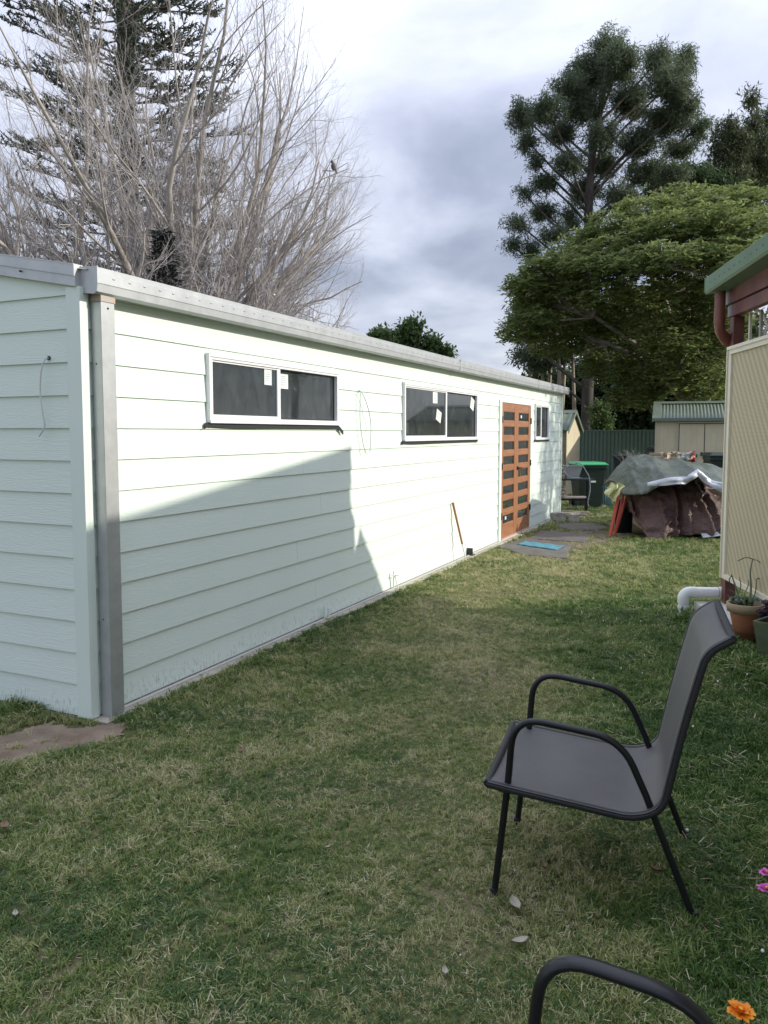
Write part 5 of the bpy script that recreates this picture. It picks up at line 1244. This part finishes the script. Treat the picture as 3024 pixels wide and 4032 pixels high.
# dark understorey behind the fence
for i, (px, py, rx, ry, Y_, mt, lab) in enumerate([(2150, 1560, 110, 120, 35, M_dark, 'dark shrub mass behind the shed end, left of the thick trunk'), (2340, 1560, 130, 170, 36, M_dark, 'deep green bushy tree right behind the thick dark trunk'),
        (2520, 1560, 120, 150, 34, M_dark, 'deep green bushy tree above the steel fence'), (2700, 1540, 120, 160, 33, M_dark, 'deep green bushy tree behind the large beige shed'), (2880, 1500, 120, 200, 31, M_dark, 'deep green bushy tree beside the maroon post'),
        (2420, 1350, 120, 120, 38, M_dark, 'tall dark tree filling the gap between trunk and beige shed'), (2640, 1300, 140, 130, 38, M_dark, 'tall dark tree above the beige shed roof'), (2850, 1250, 130, 150, 37, M_dark, 'tall dark tree behind the veranda gutter')]):
    b0 = at(px, 1700, Y_); b0 = (b0[0], b0[1], GZ)
    leafy('bushy_tree', lab, b0, blobs_from([(px, py, rx, ry), (px - rx * .5, py + ry * .4, rx * .7, ry * .6, -.5), (px + rx * .5, py + ry * .3, rx * .7, ry * .6, .5)], Y_, b0), mt, M_barkd, .16, 60 + i, leaf=.24, aspect=.5, per=40, clumps=240, crad=.42, shell=.45, group='dark bushy trees behind the fence')
for i, (px, py, Y_, lab) in enumerate(((2360, 1640, 28.5, 'light green sunlit bush behind the fence at the thick trunk foot'), (2690, 1440, 27, 'sunlit yellow-green climbing foliage above the beige shed'))):
    b0 = at(px, 1700, Y_); b0 = (b0[0], b0[1], GZ)
    leafy('sunlit_bush', lab, b0, blobs_from([(px, py, 42, 60), (px + 15, py + 50, 45, 40)], Y_, b0), M_mid, M_barkd, .06, 80 + i, leaf=.13, aspect=.5, per=30, clumps=70, crad=.25, cat='bush')
for i, (px, Y_, ln, wd) in enumerate(((2700, 29, .1, .10), (2745, 29.5, -.05, .13), (2790, 28.5, .1, .10), (2670, 30, .0, .08))):
    b0 = at(px, 1700, Y_); b0 = (b0[0], b0[1], GZ)
    leafy('twisted_tree', ['brown trunked tree second of four behind the beige shed roof', 'thickest brown trunked tree behind the beige shed roof', 'brown trunked tree closest to the maroon post', 'thinnest brown trunked tree behind the beige shed roof'][i], b0, blobs_from([(px, 1230, 70, 50), (px + 30, 1180, 60, 40)], Y_, b0), M_dark, M_bark, wd, 90 + i, leaf=.2, per=30, clumps=60, crad=.35,
          trunkpts=[[0, 0, 0], [ln, 0, 2.0], [-ln, 0, 3.5], [ln * .5, .1, 5.5]], group='brown trunks behind the beige shed')
# mid green tree over the shed roof
b0 = at(1620, 1700, 26); b0 = (b0[0], b0[1], GZ)
leafy('round_tree', 'mid green leafy tree showing just above the shed roof', b0, blobs_from([(1600, 1345, 70, 60), (1700, 1370, 55, 60), (1520, 1330, 50, 45, .5), (1620, 1290, 45, 35), (1760, 1400, 30, 30), (1480, 1330, 35, 25), (1560, 1400, 100, 60), (1700, 1440, 70, 50)], 26, b0), M_mid, M_bark, .14, 17, leaf=.17, aspect=.5, per=30, clumps=330, crad=.26, shell=.3)
# trees at the upper right
for i, (px, py, Y_, blb, mt, lab) in enumerate([(2860, 500, 38, [(2860, 520, 50, 60), (2840, 600, 60, 60), (2900, 580, 55, 70), (2880, 680, 80, 60), (2800, 700, 70, 50)], M_bamb, 'brownish green thin crowned tree at upper right'),
        (2960, 420, 39, [(2955, 400, 22, 50), (2965, 480, 40, 50), (2975, 560, 60, 50), (2985, 650, 80, 70), (2940, 720, 80, 60)], M_bamb, 'spiky bamboo clump with tallest culm at upper right'),
        (3060, 520, 40, [(3040, 470, 30, 60), (3050, 580, 60, 70), (3040, 700, 90, 80)], M_dark, 'dark foliage cut by the right picture edge'),
        (2720, 720, 36, [(2720, 700, 90, 60), (2640, 740, 80, 60), (2800, 740, 80, 50)], M_dark, 'dark treetop between the she-oak and the bamboo')]):
    b0 = at(px, 1700, Y_); b0 = (b0[0], b0[1], GZ)
    leafy('background_tree', lab, b0, blobs_from(blb, Y_, b0), mt, M_bark, .14, 100 + i, leaf=.26, aspect=.22, per=34, clumps=240, crad=.38, droop=.2, shell=.3)
b = MB()
for x, y0_, y1_ in ((2958, 380, 640), (2870, 430, 560), (2980, 420, 600), (2900, 470, 560)):
    b.tube([at(x, y1_, 39), at(x + 12, y0_, 39)], [.03, .008], 5)
tag(b.build('bamboo_culms', M_barkl), 'thin bare bamboo culms rising from the clump at upper right', 'bamboo')
# off-frame trees to the right: their shade dapples the far end of the shed
leafy('shade_tree', 'tree right of the frame dappling the far end of the shed', (10.6, 14.0, GZ), [(0, 0, 4.9, 1.5, 1.3, 1.3), (.3, .9, 4.0, 1.3, 1.0, .9), (-.2, -.4, 3.6, 1.0, .7, .7), (0, .8, 5.8, 1.2, 1.2, .8)], M_mid, M_bark, .15, 120, leaf=.17, aspect=.4, per=22, clumps=150, crad=.3, shell=.3)
t = thing('shadow_parasol', 'half folded dark parasol added unseen behind the veranda screen to shade the shed wall', 'shadow_parasol', (3.60, 7.06, GZ))  # invented and out of view, added to cast the slanted shadow on the shed
cn = []
for r_, z_ in ((.02, 2.50), (.06, 2.42), (.14, 2.30), (.24, 2.12), (.38, 1.88), (.50, 1.62)):
    for k in range(32): a = 2 * math.pi * k / 32; rr = r_ * (1 + .05 * math.cos(a * 8)); cn.append((rr * math.cos(a), rr * math.sin(a), z_))
o = MB().add(cn, [(i * 32 + k, i * 32 + (k + 1) % 32, (i + 1) * 32 + (k + 1) % 32, (i + 1) * 32 + k) for i in range(5) for k in range(32)], True).build('shadow_canopy', M_tarpg, t)
md = o.modifiers.new('t', 'SOLIDIFY'); md.thickness = .004
MB().tube([(0, 0, 0), (0, 0, 2.53)], .018, 10).build('pole', M_white, t); MB().lathe([(0, 0), (.24, 0), (.24, .05), (.04, .08), (.04, .3), (0, .3)], 0, 0, 20).build('base', M_conc, t)

# bird perched in the bare tree
bp_ = at(1313, 655, 15.5); t = thing('bird', 'small grey bird perched on a bare twig near the tree edge', 'bird', tuple(bp_))
b = MB(); b.sphere((0, 0, 0), (.05, .045, .075), 10, 7); b.sphere((-.025, 0, .085), (.032, .03, .032), 8, 6); b.tube([(.03, 0, -.04), (.075, 0, -.15)], [.018, .008], 6); b.tube([(-.055, 0, .085), (-.08, 0, .08)], [.008, .002], 5); b.build('body', M_bird, t)
MB().tube([at(1270, 672, 15.5) - bp_, Vector((0, 0, -.085)), at(1370, 640, 15.5) - bp_], [.014, .01, .006], 5).build('perch', M_twig, t)

# ------------------------------------------------------------------ near garden: pots and plants
t = thing('terracotta_pot', 'terracotta pot with pale rim holding bare grey succulent stems', 'pot', (2.80, 5.98, GZ))
MB().lathe([(0, 0), (.058, 0), (.112, .25), (.112, .255), (.100, .255), (.07, .03), (0, .03)], 0, 0, 24).build('body', M_terra, t)
MB().lathe([(.1185, .25), (.132, .252), (.138, .315), (.128, .320), (.115, .315), (.112, .255)], 0, 0, 24).build('rim', M_rim, t)
MB().lathe([(.110, .285), (0, .29)], 0, 0, 16).build('soil', M_soil, t)
rg_ = np.random.default_rng(9)
b = MB()
def stemline(p, pts, r): b.tube(smooth_path([Vector(p)] + [Vector(q) for q in pts], 4), [r * (1 - .6 * i / (4 * len(pts))) for i in range(4 * len(pts) + 1)], 6)
stemline((.03, 0, .28), [(.04, 0, .42), (.03, 0, .56), (.045, 0, .66)], .011)
stemline((-.02, .02, .28), [(-.05, .02, .38), (-.10, .0, .50), (-.115, 0, .54)], .009)
stemline((-.03, .0, .28), [(-.06, .0, .36), (-.04, .0, .45), (-.055, .0, .52)], .008)
stemline((-.05, .02, .36), [(-.09, .02, .40), (-.13, .0, .42)], .006)
stemline((0, .0, .29), [(-.01, .0, .38), (.02, .0, .46), (.015, .0, .50)], .007)
stemline((.03, .0, .33), [(.07, .0, .38), (.08, .0, .48), (.075, .0, .50)], .007)
stemline((.05, .0, .32), [(.10, .0, .37), (.12, .0, .47)], .007)
stemline((-.04, .01, .30), [(-.10, .0, .33), (-.14, .0, .38)], .006)
o = thing('succulent_plant', 'bare branching grey stems with a few drooping dry leaves in the pot', 'plant', (2.80, 5.98, GZ)); b.build('stems', M_stem, o)
for q in (((.045, 0, .66), (-.01, 0, .672), (-.07, 0, .645)), ((.045, 0, .655), (.08, 0, .65), (.115, 0, .625)), ((.075, 0, .50), (.10, 0, .51), (.115, 0, .48)), ((-.115, .0, .53), (-.13, .0, .50), (-.12, .0, .45))):
    MB().tube(smooth_path(q, 4), .007, 6, flat=.4).build('leaf', M_leafg, o)
b = MB()
for i in range(16): b.sphere((rg_.uniform(-.08, .05), rg_.uniform(-.07, .07), .30 + rg_.uniform(0, .04)), .018, 6, 4)
b.build('ground_leaves', M_leafg, o)
t = thing('teal_pot', 'teal plastic pot mostly hidden behind the terracotta pot', 'pot', (2.90, 6.20, .098)); MB().lathe([(0, 0), (.09, 0), (.12, .17), (.105, .17), (.08, .02), (0, .02)], 0, 0, 20).build('body', mat('teal_plastic', (.05, .20, .21), .5), t)
o = rock('blue_peg_bag', 'small crumpled bright blue plastic bag behind the succulent stems', 'bag', (3.05, 6.25, .10), (.16, .12, .14), 1.2, mat('blue_plastic', (.01, .12, .42), .4), 0, cut=.9)
t = thing('square_planter', 'mossy green square planter on dark feet with purple succulents', 'planter', (2.86, 5.52, GZ), R(40))
b = MB(); b.add([(-.115, -.115, .04), (.115, -.115, .04), (.115, .115, .04), (-.115, .115, .04), (-.15, -.15, .285), (.15, -.15, .285), (.15, .15, .285), (-.15, .15, .285), (-.13, -.13, .285), (.13, -.13, .285), (.13, .13, .285), (-.13, .13, .285), (-.12, -.12, .25), (.12, -.12, .25), (.12, .12, .25), (-.12, .12, .25)],
    [(3, 2, 1, 0)] + [(i, (i + 1) % 4, 4 + (i + 1) % 4, 4 + i) for i in range(4)] + [(4 + i, 4 + (i + 1) % 4, 8 + (i + 1) % 4, 8 + i) for i in range(4)] + [(8 + i, 8 + (i + 1) % 4, 12 + (i + 1) % 4, 12 + i) for i in range(4)])
b.build('box', M_planter, t, bevel=.004); MB().box(-.12, .12, -.12, .12, .245, .26).build('soil', M_soil, t)
for x, y in ((-.09, -.09), (.09, -.09), (.09, .09), (-.09, .09)): MB().box(x - .02, x + .02, y - .02, y + .02, 0, .0395).build('foot', M_black, t)
o = thing('purple_succulents', 'cluster of dark purple rosette succulents filling the square planter', 'plant', (2.86, 5.52, .245), R(40)); b = MB()
for i in range(70):
    cx, cy = rg_.uniform(-.13, .13, 2); cz = .035 + rg_.uniform(0, .10)
    for k in range(9):
        a = k * 2.4; rr = .040 * (.5 + .5 * (k % 3) / 2); b.tube([(cx, cy, cz), (cx + rr * math.cos(a), cy + rr * math.sin(a), cz + .022)], [.005, .010], 4, flat=.5)
kind(b.build('rosettes', M_rose, o), 'stuff')

# foreground flowers, near the camera's lower right
def flower(name, label, pos, m, r_, petals, foot):
    t = thing(name, label, 'flower', tuple(pos)); rg2 = np.random.default_rng(int(r_ * 1e4))
    for ring in range(3):
        for k in range(petals):
            a = k * 2 * math.pi / petals + ring * .3; l = r_ * (1 - .25 * ring) * rg2.uniform(.8, 1.15); el = .2 + ring * .45 + rg2.uniform(-.15, .15)
            d = Vector((math.cos(a) * math.cos(el), math.sin(a) * math.cos(el), math.sin(el))); sd = Vector((-math.sin(a), math.cos(a), 0)) * r_ * .28
            c = d * l; mid = d * l * .6 + Vector((0, 0, r_ * .12))
            MB().add([Vector((0, 0, 0)), mid - sd, mid + sd, c - sd * .55, c + sd * .55 + Vector((0, 0, rg2.uniform(-.2, .2) * r_)), mid + Vector((0, 0, -r_ * .1))], [(0, 1, 5), (0, 5, 2), (1, 3, 5), (5, 3, 4), (5, 4, 2)], True).build('petal', m, t)
    b = MB(); b.sphere((0, 0, r_ * .25), r_ * .22, 8, 5); b.build('centre', mat('yellow_centre', (.75, .42, .04), .7), t)
    f_ = Vector(foot) - Vector(pos); MB().tube(smooth_path([Vector((0, 0, 0)), f_ * .4 + Vector((.01, 0, 0)), f_], 5), .0025, 6).build('stem', M_leafg, t)
of = at(2915, 3990, 1.02); pf = at(3016, 3440, 1.35); pf2 = at(3018, 3505, 1.33)
flower('orange_flower', 'orange double flower at the bottom right corner', of, M_orangef, .019, 12, (of[0] + .02, of[1] - .12, .35))
flower('magenta_flower', 'upper magenta flower cut by the right edge', pf, M_pinkf, .013, 10, (pf[0] + .12, pf[1] - .1, .38))
flower('magenta_flower', 'lower magenta flower cut by the right edge', pf2, M_pinkf, .015, 10, (pf2[0] + .12, pf2[1] - .12, .38))
t = thing('flower_pot', 'round pot of flowers below the picture corner', 'pot', (.62, .95, GZ)); MB().lathe([(0, 0), (.12, 0), (.16, .36), (.14, .36), (.12, .3), (0, .3)], 0, 0, 20).build('body', M_terra, t)
t = thing('flower_pot', 'round pot of magenta flowers right of the picture', 'pot', (.80, 1.24, GZ)); MB().lathe([(0, 0), (.10, 0), (.13, .40), (.11, .40), (.10, .34), (0, .34)], 0, 0, 20).build('body', M_terra, t)

# second chair: only one flat arm reaches into the picture
ar = [(x, y) for x, y in ((2114, 4032), (2160, 3812), (2278, 3757), (2679, 3849), (2790, 3905), (2846, 4032))]
pA = at(2150, 3790, 1.40); pB = at(2745, 3850, 1.33)
t2o = Vector((.655, 1.322, GZ))
make_chair('sling_chair', 'nearer charcoal garden chair of which only one glossy arm shows', side2, ([(.42, .34), (.30, .33), (.10, .30), (.02, .33), (-.02, .44), (-.05, .52)], [0, .05, .09, .06, .05, 0], .27), .50, .0195, tuple(t2o), rot2 , splay=0.0, flat=.62)

# ------------------------------------------------------------------ fallen leaves
rgl = np.random.default_rng(77)
lv = [(2030, 3553, .075, 'pale curled gum leaf by the chair front foot', 0), (2045, 3697, .065, 'pale pointed dry leaf left of the near chair arm', 0), (1752, 3815, .04, 'small pale leaf in the bottom middle of the lawn', 0), (18, 3245, .07, 'tan dry leaf at the left picture edge', 1), (60, 3590, .04, 'pale dry leaf low at the left of the lawn', 0),
      (2580, 3415, .05, 'brown dry leaf in the grass behind the chair leg', 1), (950, 2950, .05, 'dark dry leaf on the lawn right of the dirt patch', 1), (1240, 2555, .05, 'reddish dry leaf near the shed ledge', 1), (1970, 3110, .035, 'orange brown leaf beside the chair front leg', 1), (2140, 3400, .05, 'reddish curled leaf under the chair', 1), (1830, 2370, .05, 'rusty leaf on the sunlit lawn', 1), (1290, 3330, .03, 'tiny pale leaf in the lawn centre', 0)]
for (px, py, s_, l_, br) in lv:
    g0 = at(px, py, 1); k = (1.6 - .005) / (1.6 - g0[2]); x, y = g0[0] * k, g0[1] * k
    b = MB(); n = 8; vs = []
    for i in range(n + 1):
        u = i / n; wd = s_ * .22 * math.sin(math.pi * u ** .8) + .0005; z = .012 + .35 * s_ * (u - .5) ** 2
        vs += [(s_ * (u - .5), -wd, z + .008), (s_ * (u - .5), 0, z), (s_ * (u - .5), wd, z + .010)]
    b.add(vs, [(i * 3 + j, (i + 1) * 3 + j, (i + 1) * 3 + j + 1, i * 3 + j + 1) for i in range(n) for j in range(2)], True)
    tag(b.build('fallen_leaf', M_deadb if br else M_dead, loc=(x, y, GZ + .012), rotz=rgl.uniform(0, 6.28)), l_, 'leaf', 'dry leaves fallen on the lawn')

# ------------------------------------------------------------------ grass
def grass_mat():
    m = bpy.data.materials.new('grass_blades'); m.use_nodes = True
    t = m.node_tree; p = t.nodes['Principled BSDF']; p.inputs['Roughness'].default_value = .5; p.inputs['Specular IOR Level'].default_value = .25
    at_ = t.nodes.new('ShaderNodeAttribute'); at_.attribute_type = 'INSTANCER'; at_.attribute_name = 'tone'
    g_ = t.nodes.new('ShaderNodeNewGeometry')
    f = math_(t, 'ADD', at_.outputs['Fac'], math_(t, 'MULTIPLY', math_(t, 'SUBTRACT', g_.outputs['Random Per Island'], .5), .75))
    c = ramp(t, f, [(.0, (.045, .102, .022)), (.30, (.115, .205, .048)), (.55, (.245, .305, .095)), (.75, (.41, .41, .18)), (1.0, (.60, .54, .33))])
    t.links.new(c, p.inputs['Base Color']); tr = t.nodes.new('ShaderNodeBsdfTranslucent'); t.links.new(c, tr.inputs[0])
    mx = t.nodes.new('ShaderNodeMixShader'); mx.inputs[0].default_value = .35; t.links.new(p.outputs[0], mx.inputs[1]); t.links.new(tr.outputs[0], mx.inputs[2]); t.links.new(mx.outputs[0], t.nodes['Material Output'].inputs[0])
    return m
M_grass = grass_mat()
tuftcol = bpy.data.collections.new('tufts')
rt_ = np.random.default_rng(5)
for k in range(6):
    nb = 15; vs = []; fs = []
    for i in range(nb):
        x, y = rt_.normal(0, .015, 2); az = rt_.uniform(0, 6.28); h = rt_.uniform(.012, .046); ln = rt_.uniform(.3, 1.6) * h; wd = rt_.uniform(.0013, .0027); tw = az + rt_.uniform(-.6, .6) + 1.57
        dx, dy = math.cos(az) * ln, math.sin(az) * ln; wx, wy = math.cos(tw) * wd, math.sin(tw) * wd; o = len(vs)
        vs += [(x - wx, y - wy, 0), (x + wx, y + wy, 0), (x + dx * .45 - wx * .9, y + dy * .45 - wy * .9, h * .7), (x + dx * .45 + wx * .9, y + dy * .45 + wy * .9, h * .7), (x + dx, y + dy, h * rt_.uniform(.75, 1.05))]
        fs += [(o, o + 1, o + 3, o + 2), (o + 2, o + 3, o + 4)]
    me = bpy.data.meshes.new('tuft'); me.from_pydata(vs, [], fs); me.materials.append(M_grass); ob = bpy.data.objects.new('tuft_%02d' % k, me); tuftcol.objects.link(ob)
M_clover = leafmat('clover_leaves', (.045, .105, .030), (.085, .165, .05), .35)
M_straw = leafmat('dry_straw', (.30, .25, .14), (.55, .50, .34), .2)
M_petal = mat('white_clover_petals', (.75, .74, .68), .7)
for k in range(6, 10):
    vs, fs = [], []
    if k < 8:       # clover and broad weeds
        for i in range(9):
            x, y = rt_.normal(0, .022, 2); h = rt_.uniform(.012, .03); a0 = rt_.uniform(0, 6.28); r_ = rt_.uniform(.005, .009)
            for q in range(3):
                a = a0 + q * 2.1; c_, s_ = math.cos(a), math.sin(a); o = len(vs)
                vs += [(x, y, h), (x + r_ * (c_ - .6 * s_), y + r_ * (s_ + .6 * c_), h + .002), (x + r_ * 1.5 * c_, y + r_ * 1.5 * s_, h), (x + r_ * (c_ + .6 * s_), y + r_ * (s_ - .6 * c_), h + .002)]; fs.append((o, o + 1, o + 2, o + 3))
        mm = M_clover
    elif k == 8:    # dry clippings lying flat
        for i in range(7):
            x, y = rt_.normal(0, .03, 2); a = rt_.uniform(0, 6.28); l_ = rt_.uniform(.015, .05); w_ = rt_.uniform(.0008, .0018); z_ = rt_.uniform(.010, .026); dx, dy = math.cos(a) * l_, math.sin(a) * l_; nx_, ny_ = -math.sin(a) * w_, math.cos(a) * w_; o = len(vs)
            vs += [(x - nx_, y - ny_, z_), (x + nx_, y + ny_, z_), (x + dx + nx_, y + dy + ny_, z_ + .004), (x + dx - nx_, y + dy - ny_, z_ + .004)]; fs.append((o, o + 1, o + 2, o + 3))
        mm = M_straw
    else:           # clover flower head
        b = MB(); b.sphere((0, 0, .036), .006, 6, 4); vs, fs = b.v, b.f; mm = M_petal
    me = bpy.data.meshes.new('tuft'); me.from_pydata(vs, [], fs); me.materials.append(mm); ob = bpy.data.objects.new('tuft_%02d' % k, me); tuftcol.objects.link(ob)
def smoothnoise(x, y, s, seed, oct_=3):
    r = np.random.default_rng(seed); T = r.uniform(0, 1, (64, 64)); out = np.zeros_like(x); a = 1; tot = 0
    for o in range(oct_):
        X = x * s * 2 ** o + 17.3 * o; Y = y * s * 2 ** o + 5.1 * o; xi = np.floor(X).astype(int); yi = np.floor(Y).astype(int); fx = X - xi; fy = Y - yi; fx = fx * fx * (3 - 2 * fx); fy = fy * fy * (3 - 2 * fy)
        g_ = lambda i, j: T[i % 64, j % 64]
        out += a * ((g_(xi, yi) * (1 - fx) + g_(xi + 1, yi) * fx) * (1 - fy) + (g_(xi, yi + 1) * (1 - fx) + g_(xi + 1, yi + 1) * fx) * fy); tot += a; a *= .5
    return out / tot
PX, PYs = [], []
for (y0, y1, dens) in ((1.3, 3.0, 4200), (3.0, 4.5, 3400), (4.5, 7, 2200), (7, 11, 1200), (11, 17, 700), (17, 28, 260)):
    x0, x1 = -.56 * y1 - .9, .56 * y1 + 1.5; n = int((x1 - x0) * (y1 - y0) * dens); PX.append(rng.uniform(x0, x1, n)); PYs.append(rng.uniform(y0, y1, n))
gx = np.concatenate(PX); gy = np.concatenate(PYs)
rel = np.stack([gx - S0[0], gy - S0[1]], 1); sa_ = rel @ U[:2]; sb_ = -(rel @ Nn[:2])
keep = ~((sa_ > -.03) & (sa_ < LEN + .12) & (sb_ > -.13) & (sb_ < DEP + .1))
keep &= (gx > -.53 * gy - .8) & (gx < .53 * gy + 1.4); keep &= (np.abs(gx) < .53 * gy + .35) | (rng.uniform(0, 1, len(gx)) < .45)
nz_ = smoothnoise(gx, gy, 1.3, 3); nz2 = smoothnoise(gx, gy, 6, 4); nz3 = smoothnoise(gx, gy, 16, 8, 2)
jx = gx + (nz2 - .5) * .12; jy = gy + (nz3 - .5) * .12
keep &= ~(in_poly(jx, jy, dp) & (nz3 < .80))
for pl in ([(1.62, 11.15), (2.22, 12.0), (2.72, 11.25), (2.36, 10.0), (1.86, 10.35)], [(2.62, 12.95), (3.34, 12.45), (2.98, 11.55), (2.22, 11.95)], [(3.43 + .40 * math.cos(a), 13.5 + .5 * math.sin(a)) for a in [i * math.pi / 9 for i in range(18)]]): keep &= ~in_poly(jx, jy, pl)
# worn earth round the slabs and under the heap's left end
worn = np.exp(-(((gx - 2.7) / .9) ** 2 + ((gy - 11.8) / 1.5) ** 2)) + .9 * np.exp(-(((gx - 3.7) / .6) ** 2 + ((gy - 12.6) / .8) ** 2)); keep &= rng.uniform(0, 1, len(gx)) > worn * .8
hrel = np.stack([gx - 3.0, gy - 6.8], 1); hx_ = hrel @ np.array([.9959, -.0909]); hy_ = hrel @ np.array([.0909, .9959]); keep &= ~((hx_ > -.02) & (hy_ < .10)); keep &= ~((hx_ > -.24) & (hy_ < .11) & (hy_ > -.76))
keep &= ~((gx > 4.0) & (gx < 7.2) & (gy > 12.1) & (gy < 14.3))
keep &= rng.uniform(0, 1, len(gx)) < (.15 + .7 * nz_ + .7 * nz2)
gx, gy, nz_, nz2, nz3 = gx[keep], gy[keep], nz_[keep], nz2[keep], nz3[keep]; sa_, sb_, hx_ = sa_[keep], sb_[keep], hx_[keep]
# trodden strip down the middle is straw coloured, the right is lush
ctr = np.exp(-((gx - (.12 * gy + .0)) / (.45 + .09 * gy)) ** 2)
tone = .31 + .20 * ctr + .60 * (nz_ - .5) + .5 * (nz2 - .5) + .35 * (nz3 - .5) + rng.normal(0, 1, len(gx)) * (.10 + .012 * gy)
lush = 1 / (1 + np.exp(-(gx - (.55 + .12 * gy)) * 5)) * (gy < 7.5); tone -= .28 * lush
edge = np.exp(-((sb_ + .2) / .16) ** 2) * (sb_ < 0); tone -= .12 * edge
tone += .12 * (gy > 7.2) * (gy < 11.5) * ctr
scl = (rng.uniform(.7, 1.25, len(gx)) * (.85 + .5 * (nz2 - .5) + .35 * lush + .4 * edge - .34 * ctr)) * .80; scl *= 1 + .08 * np.maximum(0, gy - 6)
# long clump by the gable corner
rel2 = np.stack([gx - S0[0], gy - S0[1]], 1)
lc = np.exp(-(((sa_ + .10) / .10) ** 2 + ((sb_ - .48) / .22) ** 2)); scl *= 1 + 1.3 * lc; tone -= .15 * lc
hedge = np.exp(-((hx_ + .32) / .14) ** 2) * (gy < 6.9) * (gy > 4.5); scl *= 1 + 1.1 * hedge
n = len(gx); print('grass', n)
me = bpy.data.meshes.new('grass'); me.vertices.add(n); me.vertices.foreach_set('co', np.stack([gx, gy, np.full(n, GZ)], 1).astype(np.float32).ravel())
rot = np.stack([rng.normal(0, .12, n), rng.normal(0, .12, n), rng.uniform(0, 6.28, n)], 1)
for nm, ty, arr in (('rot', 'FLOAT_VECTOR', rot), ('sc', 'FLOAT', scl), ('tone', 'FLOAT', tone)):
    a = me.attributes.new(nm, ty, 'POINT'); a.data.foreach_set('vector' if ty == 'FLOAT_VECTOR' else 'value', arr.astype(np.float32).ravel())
a = me.attributes.new('pick', 'INT', 'POINT'); pk = rng.integers(0, 6, n); u_ = rng.uniform(0, 1, n); cl = smoothnoise(gx, gy, 2.3, 21)
pk = np.where(u_ < .30 * np.clip((cl - .52) * 6, 0, 1) + .03, rng.integers(6, 8, n), pk); pk = np.where((u_ > .955 - .03 * ctr), 8, pk); pk = np.where((u_ > .9992) & (gy < 8), 9, pk)
a.data.foreach_set('value', pk.astype(np.int32))
me.materials.append(M_grass)
go = bpy.data.objects.new('grass', me); COL.objects.link(go); go['kind'] = 'stuff'; go['label'] = 'short mown lawn grass, lush at right and straw coloured down the middle'; go['category'] = 'grass'
ng = bpy.data.node_groups.new('grass_gn', 'GeometryNodeTree')
ng.interface.new_socket('Geometry', in_out='INPUT', socket_type='NodeSocketGeometry'); ng.interface.new_socket('Geometry', in_out='OUTPUT', socket_type='NodeSocketGeometry')
gi = ng.nodes.new('NodeGroupInput'); gout = ng.nodes.new('NodeGroupOutput'); ci = ng.nodes.new('GeometryNodeCollectionInfo'); ci.inputs['Collection'].default_value = tuftcol; ci.inputs['Separate Children'].default_value = True; ci.inputs['Reset Children'].default_value = True
ip = ng.nodes.new('GeometryNodeInstanceOnPoints'); ip.inputs['Pick Instance'].default_value = True
def nattr(nm, ty):
    x = ng.nodes.new('GeometryNodeInputNamedAttribute'); x.data_type = ty; x.inputs['Name'].default_value = nm; return x.outputs['Attribute']
ng.links.new(gi.outputs[0], ip.inputs['Points']); ng.links.new(ci.outputs[0], ip.inputs['Instance']); ng.links.new(nattr('pick', 'INT'), ip.inputs['Instance Index'])
e2r = ng.nodes.new('FunctionNodeEulerToRotation'); ng.links.new(nattr('rot', 'FLOAT_VECTOR'), e2r.inputs[0]); ng.links.new(e2r.outputs[0], ip.inputs['Rotation'])
ng.links.new(nattr('sc', 'FLOAT'), ip.inputs['Scale']); ng.links.new(ip.outputs[0], gout.inputs[0])
gm = go.modifiers.new('grass', 'NODES'); gm.node_group = ng
